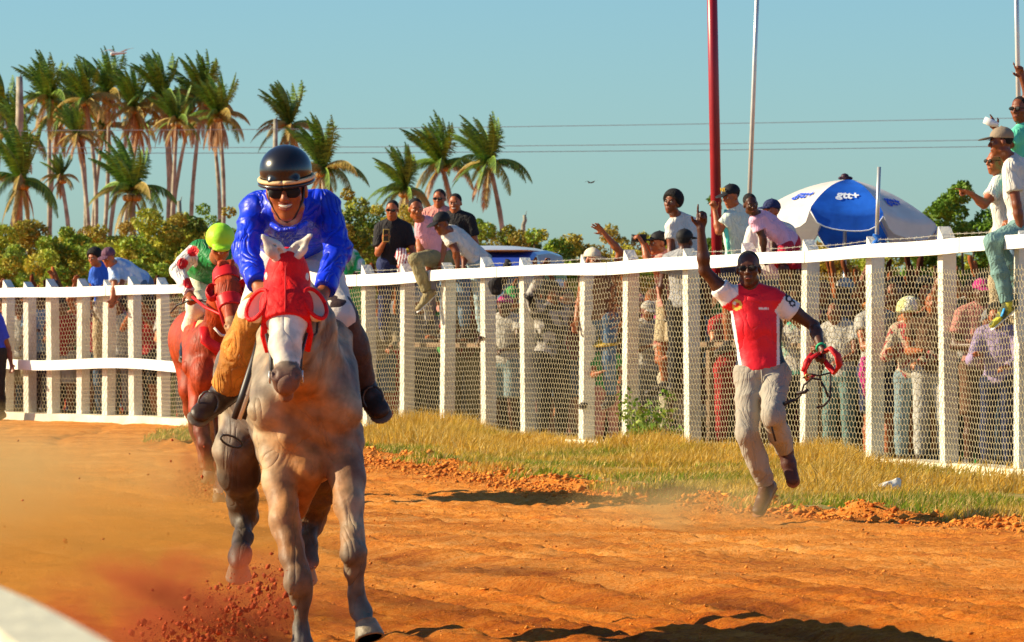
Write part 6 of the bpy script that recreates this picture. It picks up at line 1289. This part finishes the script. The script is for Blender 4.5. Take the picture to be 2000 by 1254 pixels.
    for i, (px, dd, g, yaw, sh, tr, ps, ex, lab) in enumerate(L):
        Y = fY(px)+dd; o = P(px, 620, Y); o.z = 0; r = random.Random(i*7+1); g *= 1.0
        ov = {}
        if ps == 'wave':
            ov = dict(re=(.30, -.06, 1.62), rw=(.22, -.14, 1.90), lw=(-.10, -.25, 1.15)) if i % 2 else dict(le=(-.30, -.06, 1.60), lw=(-.20, -.15, 1.88), rw=(.2, -.25, 1.2))
            if r.random() < .35: ov.update(re=(.34, -.1, 1.5), rw=(.25, -.2, 1.74))
        elif ps == 'phone': ov = dict(le=(-.27, -.20, 1.28), lw=(-.08, -.34, 1.48), re=(.27, -.20, 1.28), rw=(.08, -.34, 1.48))
        else: ov = dict(le=(-.24, -.14, 1.16), lw=(-.14, -.34, 1.22), re=(.24, -.12, 1.15), rw=(.16, -.32, 1.10))
        if r.random() < .5: ov['head'] = (r.uniform(-.04, .04), -.05, 1.61)
        J = pose(o, yaw, g, **ov)
        cap = None; hair = ['short', 'crop', 'afro', 'short'][i % 4]
        if ex and ex.startswith('cap'): cap = (cm({'w': 'white', 'p': 'magenta', 'g': 'green', 'm': 'magenta'}[ex[3]]),)
        extra = None
        if ex in ('haty', 'hatl'):
            def extra(root, hc, M, g=g, ex=ex):
                s = SDF(); k = 1.35 if ex == 'haty' else 1.1; s.ell(hc+M@V3(0, .01, .06)*g, (.11*k*g, .12*k*g, .10*k*g), M, .02); s.half(hc+V3(0, 0, .015), V3(0, 0, -1)); s.cone(hc+V3(0, 0, .03), hc+V3(0, 0, .0), .12*k*g, (.17 if ex == 'haty' else .11)*k*g, .02, cut0=True, cut1=True) if 0 else None
                s.ell(hc+V3(0, 0, .03), ((.19 if ex == 'haty' else .12)*k*g, (.19 if ex == 'haty' else .12)*k*g, .03), M, .03); sdf_obj('hat', s, cm('yellow') if ex == 'haty' else cloth('wrap_lime', (.72, .74, .30), col2=(.8, .8, .7), sharp=True), root, .014)
        if ex == 'scarfp':
            def extra(root, hc, M, J=J):
                mb = MB(); p = J['pelvis']; mb.tube([p+V3(-.12, -.10, .10), p+V3(-.14, -.16, -.05), p+V3(-.10, -.15, -.28)], [.04, .05, .03], 8, flat=.5); mb.build('scarf', cm('magenta'), root, True)
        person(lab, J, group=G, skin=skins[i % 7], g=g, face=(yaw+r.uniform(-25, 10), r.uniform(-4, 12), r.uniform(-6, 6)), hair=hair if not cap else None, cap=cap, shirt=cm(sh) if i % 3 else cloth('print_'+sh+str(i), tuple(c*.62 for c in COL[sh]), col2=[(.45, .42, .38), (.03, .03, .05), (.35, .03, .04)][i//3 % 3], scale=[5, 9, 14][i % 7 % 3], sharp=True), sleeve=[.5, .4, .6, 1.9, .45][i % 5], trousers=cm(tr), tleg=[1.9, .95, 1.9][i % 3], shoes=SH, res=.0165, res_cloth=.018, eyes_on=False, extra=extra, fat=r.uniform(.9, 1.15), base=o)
crowd()

def far_crowd():
    r = np.random.default_rng(44); protos = []
    for k in range(4):
        ov = [dict(), dict(re=(.3, -.06, 1.6), rw=(.22, -.14, 1.88)), dict(le=(-.27, -.2, 1.28), lw=(-.08, -.34, 1.48), re=(.27, -.2, 1.28), rw=(.08, -.34, 1.48)), dict(le=(-.3, 0, 1.58), lw=(-.25, -.1, 1.85))][k]
        J = pose((0, 0, 0), 0, 1, **ov); s = SDF(); torso_sdf(s, J, 1, fat=1.08)
        s.cone(J['neck'], J['head'], .06, .06, .03); s.ell(J['head'], (.085, .1, .125), k=.03)
        for a in 'lr': arm_sdf(s, J, a, 1.15); leg_sdf(s, J, a, 1.15); foot_sdf(s, J, a, 1); s.cone(J[a+'w'], J[a+'w']+(J[a+'w']-J[a+'e']).normalized()*.12, .035, .03, .02)
        V, F = s.mesh(.035)
        part = np.where(V[:, 2] > 1.52, 0, np.where(V[:, 2] < .95, 2, 1)); armd = (np.abs(V[:, 0]) > .21) & (V[:, 2] > 1.0) & (V[:, 2] < 1.9); part[(part == 1) & armd & ((V[:, 2] < 1.2) | (k > 0))] = 3; part[(V[:, 2] > 1.66) & (np.abs(V[:, 0]) < .12)] = 4; part[(V[:, 2] > 1.52) & (np.abs(V[:, 0]) > .14)] = 3
        protos.append((V, F, part))
    VV = []; FF = []; TT = []; n = 0; cols = np.array([COL[k] for k in ('black', 'maroon', 'brown', 'grey', 'navy', 'olive', 'red', 'white', 'salmon', 'green', 'brown', 'jeans')]); sk = np.array([SK['dark'], SK['mid'], SK['brown']])
    for i in range(270):
        px = r.uniform(-120, 2100); dd = 2.4+r.random()**1.5*9; Y = fY(px)+dd; o = P(px, 620, Y); V, F, part = protos[r.integers(4)]; a = r.uniform(-.7, .7); g = r.uniform(.86, 1.04); c, s_ = math.cos(a), math.sin(a)
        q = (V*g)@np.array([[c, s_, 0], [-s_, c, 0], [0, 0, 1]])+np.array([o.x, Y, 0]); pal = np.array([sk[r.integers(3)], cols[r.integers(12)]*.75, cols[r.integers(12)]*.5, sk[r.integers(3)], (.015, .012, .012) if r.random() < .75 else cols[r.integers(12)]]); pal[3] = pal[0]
        VV.append(q); FF.append(F+n); TT.append(pal[part]); n += len(V)
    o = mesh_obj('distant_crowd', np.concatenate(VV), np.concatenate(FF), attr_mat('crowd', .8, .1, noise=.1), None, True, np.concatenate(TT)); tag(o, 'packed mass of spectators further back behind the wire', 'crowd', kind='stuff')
far_crowd()

# ---------------------------------------------------------------- vehicles and things behind the fence
def vehicle(name, label, px, Y, yaw, Ln, W, H, col, kind='van'):
    base = P(px, 620, Y); base.z = 0; root = thing(name, base, label, 'van' if kind == 'van' else 'car', None); M = Matrix.Rotation(R(yaw), 3, 'Z'); paint = mat('paint_'+name+str(px), col, .35, var=.04, spec=.6, coat=.5); glass = mat('car_glass', (.03, .04, .05), .1, spec=.8, coat=.5); blk = mat('tyre', (.02, .02, .02), .8)
    wl = H*.52
    prof = [(-.5, .28), (-.5, wl/H*.95), (-.47, .56), (-.42, .93), (-.36, .985), (-.1, 1.0), (.2, .985), (.30, .95), (.40, .58), (.49, .50), (.5, .28)] if kind == 'van' else [(-.5, .28), (-.5, .56), (-.44, .64), (-.36, .66), (-.24, .96), (-.1, 1.0), (.08, .98), (.22, .68), (.42, .60), (.5, .48), (.5, .28)]
    mb = MB(); n = len(prof); ys = [(-.5, .93), (-.47, 1), (.47, 1), (.5, .93)]; vs = []
    for v, k in ys:
        for (x, z) in prof:
            inw = 1-.13*max(0, (z-.55)/.45); vs.append(base+M@V3(x*Ln*(k if abs(x) > .4 else 1), v*W*inw, z*H*(.985 if k < 1 and z > .9 else 1)))
    f = [(j*n+i, j*n+(i+1) % n, (j+1)*n+(i+1) % n, (j+1)*n+i) for j in range(3) for i in range(n)]+[tuple(range(n)), tuple(3*n+i for i in reversed(range(n)))]; mb.add(vs, f); body = mb.build('car_body', paint, root)
    for sy in (-1, 1):
        for (x0, x1, x2, x3) in (((-.40, -.14, -.14, -.37), (-.12, .10, .10, -.12), (.12, .33, .27, .12)) if kind == 'van' else ((-.33, -.08, -.08, -.23), (-.06, .17, .07, -.06))):
            m2 = MB(); z0, z1 = (.60, .88) if kind == 'van' else (.68, .91); k0 = .5-.5*.13*((z0-.55)/.45); k1 = .5-.5*.13*((z1-.55)/.45)
            a = [base+M@V3(x0*Ln, sy*(W*k0+.004), z0*H), base+M@V3(x1*Ln, sy*(W*k0+.004), z0*H), base+M@V3(x2*Ln, sy*(W*k1+.004), z1*H), base+M@V3(x3*Ln, sy*(W*k1+.004), z1*H)]; m2.add(a, [(0, 1, 2, 3)] if sy < 0 else [(3, 2, 1, 0)]); m2.build('window', glass, root)
        for x in (-.32, .33):
            m3 = MB(); c = base+M@V3(x*Ln, sy*W*.46, .32); m3.tube([c-M@V3(0, .1, 0), c+M@V3(0, .1, 0)], .32, 20); wv = m3.build('wheel', blk, root, True); m4 = MB(); m4.tube([c-M@V3(0, .106, 0), c+M@V3(0, .106, 0)], .17, 12); m4.build('rim', mat('steel', (.6, .6, .6)), wv, True)
    for ex, z0, z1, xb, xt in (((-1, .60, .88, -.474, -.435), (1, .60, .90, .402, .325)) if kind == 'van' else ((-1, .69, .92, -.35, -.262), (1, .70, .93, .215, .115))):
        m2 = MB(); a = [base+M@V3((xb+ex*.006)*Ln, -W*.40, z0*H), base+M@V3((xb+ex*.006)*Ln, W*.40, z0*H), base+M@V3((xt+ex*.006)*Ln, W*.36, z1*H), base+M@V3((xt+ex*.006)*Ln, -W*.36, z1*H)]; m2.add(a, [(0, 1, 2, 3)] if ex > 0 else [(3, 2, 1, 0)]); m2.build('windscreen', glass, root)
    for sy in (-1, 1):
        m2 = MB(); m2.box(base+M@V3(.497*Ln, sy*W*.36, .42*H), (.05, .26, .12), M); m2.build('headlight', mat('lamp_glass', (.7, .7, .65), .2), root); m2 = MB(); m2.box(base+M@V3(-.498*Ln, sy*W*.40, .46*H), (.04, .14, .22), M); m2.build('tail_light', mat('lamp_red', (.5, .01, .01), .2), root)
    return root
vehicle('minibus', 'blue minibus with pale roof parked behind the middle of the fence', 950, 64.5, 262, 4.4, 1.75, 2.22, (.04, .09, .50))
vehicle('parked_car', 'silver car parked behind the crowd under the parasol', 1640, 57.5, 170, 4.3, 1.7, 1.62, (.42, .43, .44), 'car')
vehicle('parked_car', 'cream car parked behind the wire right of the grey horse', 750, 67, 200, 4.3, 1.7, 1.5, (.62, .58, .48), 'car')
vehicle('parked_car', 'blue grey car parked behind the red post', 1380, 60.5, 190, 4.3, 1.7, 1.5, (.16, .22, .30), 'car')
def pale_roof():
    r_ = [o for o in bpy.data.objects if o.name == 'minibus'][0]; b = Vector(r_['_o']); M = Matrix.Rotation(R(262), 3, 'Z'); mb = MB(); n = 14; vs = []
    for i in range(n+1):
        for j in range(7):
            u = -.40+.70*i/n; v = -.40+.80*j/6; e = 1-max(abs((u+.05)/.35)**4, abs(v/.40)**4)*.9; vs.append(b+M@V3(u*4.4, v*1.75, 2.20+.075*e))
    mb.add(vs, [(i*7+j, i*7+j+1, (i+1)*7+j+1, (i+1)*7+j) for i in range(n) for j in range(6)]); mb.build('roof', mat('roof_pale', (.55, .56, .60), .4, spec=.5, coat=.3), r_, True)
pale_roof()
def coolbox():
    Y = fY(1370)+2.4; c = P(1352, 720, Y); t = thing('ice_box', (c.x, c.y, 0), 'white ice box with a brown stripe behind the wire left of the red post', 'ice box'); mb = MB(); mb.box((c.x, c.y, .62), (.75, .6, .62), bev=.03); mb.build('box', mat('plastic_white', (.8, .78, .72), .5), t)
    mb = MB(); mb.box((c.x, c.y, .965), (.80, .64, .07), bev=.02); mb.build('lid', mat('plastic_white', (.8, .8, .8)), t); mb = MB(); mb.box((c.x-.2, c.y-.303, .62), (.05, .012, .60), orient(0, 0, 10)); mb.build('stripe', cm('brown'), t)
    for sx in (-1, 1):
        for sy in (-1, 1): mb = MB(); mb.box((c.x+sx*.3, c.y+sy*.22, .155), (.07, .07, .31)); mb.build('leg', mat('plastic_white', (.8, .8, .8)), t)
coolbox()
def stands():
    wood = mat('stand_wood', (.20, .13, .08), .9, var=.25, scale=3, bump=.4)
    for (a, b, z, lab) in ((745, 905, 1.06, 'low wooden platform carrying the group with the filming man'), (1330, 1545, 1.10, 'low wooden platform under the man in white and the youth in lettered cap'), (1945, 2080, 1.2, 'low wooden platform at the right edge behind the seated man')):
        A, B = fP(a, 0), fP(b, 0); c = (A+B)/2; t_ = (Vector((B.x, B.y, 0))-Vector((A.x, A.y, 0))); Ln = t_.length; t_.normalize(); ang = math.atan2(t_.y, t_.x); M = Matrix.Rotation(ang, 3, 'Z'); n = M@V3(0, 1, 0); n = n if n.x > 0 else -n; ctr = Vector((c.x, c.y, 0))+n*1.05
        root = thing('viewing_platform', ctr, lab, 'platform', 'wooden viewing platforms'); mb = MB()
        for k in range(6): mb.box(ctr+n*(-.72+.29*k)+V3(0, 0, z), (Ln, .27, .05), M)
        mb.build('deck', wood, root)
        for sx in (-1, 0, 1):
            for sy in (-1, 1): mb = MB(); mb.box(ctr+M@V3(sx*(Ln/2-.08), sy*.75, (z-.03)/2), (.09, .09, z-.03), M); mb.build('leg', wood, root)
stands()
def oddments():
    # black jacket hung over the rail
    Y = fY(980)-.16; Q = fq(Y); s = SDF(); s.chain([Q(992, 512, .15), Q(990, 522, .0), Q(980, 540, -.02), Q(969, 562, -.02)], [.045, .05, .075, .085], .03, flat=V3(0, 1, 0), q=.45); s.chain([Q(975, 540, -.03), Q(962, 560, -.03)], [.04, .035], .02); o = sdf_obj('jacket', s, cm('black'), None, .01, fold=folds(.012, 50, 2)); tag(o, 'black jacket slung over the top rail in the middle of the fence', 'jacket')
    # dry vine tangled in the netting
    r = random.Random(4); mb = MB(); Yv = fY(1207)-.14
    for k in range(9):
        x = 1205+r.uniform(-6, 6); pts = []
        for j in range(9): pts.append(P(x+r.uniform(-5, 5)+(3 if k % 2 else -2)*j*.6, 537+j*(8+r.random()*3), Yv+r.uniform(-.02, .02)))
        mb.tube(pts, .005, 4)
    for k in range(10): q = P(1205+r.uniform(-14, 40), 545+r.uniform(0, 90), Yv); mb.tube([q, q+V3(r.uniform(-.12, .12), 0, r.uniform(-.1, .06)), q+V3(r.uniform(-.2, .2), 0, r.uniform(-.2, 0))], .004, 3)
    o = mb.build('dry_vine', mat('vine', (.25, .11, .05), .9), None); tag(o, 'brown dry vine tangled in the torn netting left of the cameraman', 'vine')
    # litter
    c = P(1736, 966, FPX*HC/(966-YH)); s = SDF(); s.ell(c+V3(0, 0, .06), (.08, .06, .045), k=.03); s.ell(c+V3(.06, 0, .08), (.045, .04, .04), k=.02); o = sdf_obj('plastic_bag', s, mat('bag_white', (.75, .72, .66), .3, spec=.6), None, .006, fold=folds(.01, 90, 3)); tag(o, 'crumpled clear white plastic bag on the grass near the right end', 'bag')
    # green weeds poking through the fence foot
    for i, (px, lab) in enumerate(((1272, 'leafy green weed at the fence foot right of the yellow hat'), (1300, 'smaller green weed at the fence foot near the ice box'))):
        b = fP(px, 0); base = Vector((b.x-.12, b.y-.12, 0)); t = thing('weed', base, lab, 'weed'); r = random.Random(i); mb = MB(); cs = []
        for k in range(9): tip = base+V3(r.uniform(-.3, .3), r.uniform(-.2, .2), r.uniform(.25, .6)); mb.tube([base, base.lerp(tip, .5)+V3(0, 0, .06), tip], [.008, .006, .003], 4); cs += [base.lerp(tip, .6), tip]
        mb.build('stems', mat('weed_stem', (.2, .28, .05)), t); V, F, T = leaves(cs, [.09]*len(cs), 300, .028, [(.16, .30, .03), (.28, .34, .05)], i); mesh_obj('leaves', V, F, MATS['leaf'], t, False, T)
oddments()
# ---------------------------------------------------------------- dust and flying dirt
def dust():
    def vol(name, c, r, dens, col, label, scale, seed, thr=.45, aniso=.0):
        mb = MB(); mb.ball(c, r, 12); m = bpy.data.materials.new('dust_'+name); m.use_nodes = True; n = m.node_tree; n.nodes.clear()
        out = n.nodes.new('ShaderNodeOutputMaterial'); pv = n.nodes.new('ShaderNodeVolumePrincipled'); pv.inputs['Color'].default_value = (*col, 1); pv.inputs['Anisotropy'].default_value = aniso
        tc = n.nodes.new('ShaderNodeTexCoord'); mp = n.nodes.new('ShaderNodeMapping'); mp.inputs['Location'].default_value = (seed, seed*.7, 0); mp.inputs['Scale'].default_value = (1, .6, 1.3)
        nz = n.nodes.new('ShaderNodeTexNoise'); nz.inputs['Scale'].default_value = scale; nz.inputs['Detail'].default_value = 4; nz.inputs['Roughness'].default_value = .6
        n.links.new(tc.outputs['Object'], mp.inputs[0]); n.links.new(mp.outputs[0], nz.inputs['Vector'])
        mr = n.nodes.new('ShaderNodeMapRange'); mr.inputs[1].default_value = thr; mr.inputs[2].default_value = thr+.28; mr.inputs[3].default_value = 0; mr.inputs[4].default_value = dens; n.links.new(nz.outputs['Fac'], mr.inputs[0])
        # fade to nothing at the edge of the cloud: radius in its own unit space
        dv = n.nodes.new('ShaderNodeVectorMath'); dv.operation = 'DIVIDE'; dv.inputs[1].default_value = r; n.links.new(tc.outputs['Object'], dv.inputs[0]); ln = n.nodes.new('ShaderNodeVectorMath'); ln.operation = 'LENGTH'; n.links.new(dv.outputs[0], ln.inputs[0])
        fd = n.nodes.new('ShaderNodeMapRange'); fd.inputs[1].default_value = .35; fd.inputs[2].default_value = .98; fd.inputs[3].default_value = 1; fd.inputs[4].default_value = 0; n.links.new(ln.outputs['Value'], fd.inputs[0])
        mu = n.nodes.new('ShaderNodeMath'); mu.operation = 'MULTIPLY'; n.links.new(mr.outputs[0], mu.inputs[0]); n.links.new(fd.outputs[0], mu.inputs[1]); n.links.new(mu.outputs[0], pv.inputs['Density']); n.links.new(pv.outputs[0], out.inputs['Volume'])
        o = mesh_obj(name, np.array(mb.V), mb.F, m, None, True, origin=c); tag(o, label, 'dust', kind='stuff'); m.cycles.volume_step_rate = 2.0
    D = (1.0, .64, .25)
    vol('dust_cloud', (-5.9, 31.5, .25), (4.4, 8.0, .78), 1.15, D, 'big soft cloud of golden dust hanging over the track on the left', 1.4, 3.1, .40)
    vol('dust_cloud', (-1.9, 23.6, .20), (1.3, 2.4, .62), .95, (1.0, .42, .08), 'orange dust kicked up beside the hind legs of the grey horse', 1.8, 7.7, .36)
    vol('dust_cloud', (-2.4, 38.5, .3), (1.2, 2.0, .5), .2, D, 'dust rising round the feet of the chestnut horse', 1.8, 1.3, .36)
    vol('dirt_plume', (-1.32, 21.0, .16), (.75, .7, .30), 9, (.80, .16, .06), 'dark red plume of earth bursting behind the fore hoof of the grey horse', 4.5, 2.2, .44)
    vol('dirt_plume', (-2.35, 38.0, .16), (.42, .7, .28), 7, (.80, .20, .07), 'red earth puff under the chestnut horse', 5, 9.2, .44)
    vol('dust_cloud', (1.1, 33.2, .1), (.95, .8, .28), 1.3, D, 'thin puff of dust by the running man feet', 3, 5.3, .36)
dust()
def flying():
    r = np.random.default_rng(12); base = np.array([(0,0,1),(.9,0,.4),(.28,.85,.4),(-.72,.53,.4),(-.72,-.53,.4),(.28,-.85,.4),(0,0,-.4)]); fc = np.array([(0,1,2),(0,2,3),(0,3,4),(0,4,5),(0,5,1),(6,2,1),(6,3,2),(6,4,3),(6,5,4),(6,1,5)])
    V = []; F = []; n = 0
    def put(p, s):
        nonlocal n
        q = base*r.uniform(.5, 1.4, (7, 3))*s; ax = np.array(Quaternion(r.normal(size=4).tolist()).normalized().to_matrix()); V.append(q@ax+np.array(p)); F.append(fc+n); n += 7
    for i in range(2600):            # spray of dark red earth behind the fore hoof
        t = r.random(); a = r.normal(0, .35); c = P(555-300*t*r.random()**.3+r.normal(0, 26), 1245-150*(1-t)*r.random()**.9+r.normal(0, 20), 20.9+r.normal(0, .35)); put(c, min(.02, .002+.0022*r.pareto(1.6)))
    for i in range(700):
        c = P(395+r.normal(0, 26), 950+r.normal(0, 18), 38.0+r.normal(0, .3)); put(c, abs(r.normal(0, .006))+.003)
    for i in range(60): c = P(r.uniform(0, 520), r.uniform(840, 1200), r.uniform(22, 34)); put(c, abs(r.normal(0, .005))+.003)
    o = mesh_obj('flying_dirt', np.concatenate(V), np.concatenate(F), mat('red_earth', (.30, .035, .012), .95, col2=(.50, .10, .02), scale=4), None, False); tag(o, 'dark red earth crumbs thrown up by the hooves', 'flying dirt', kind='stuff')
flying()
for o in bpy.data.objects:
    if '_o' in o: del o['_o']
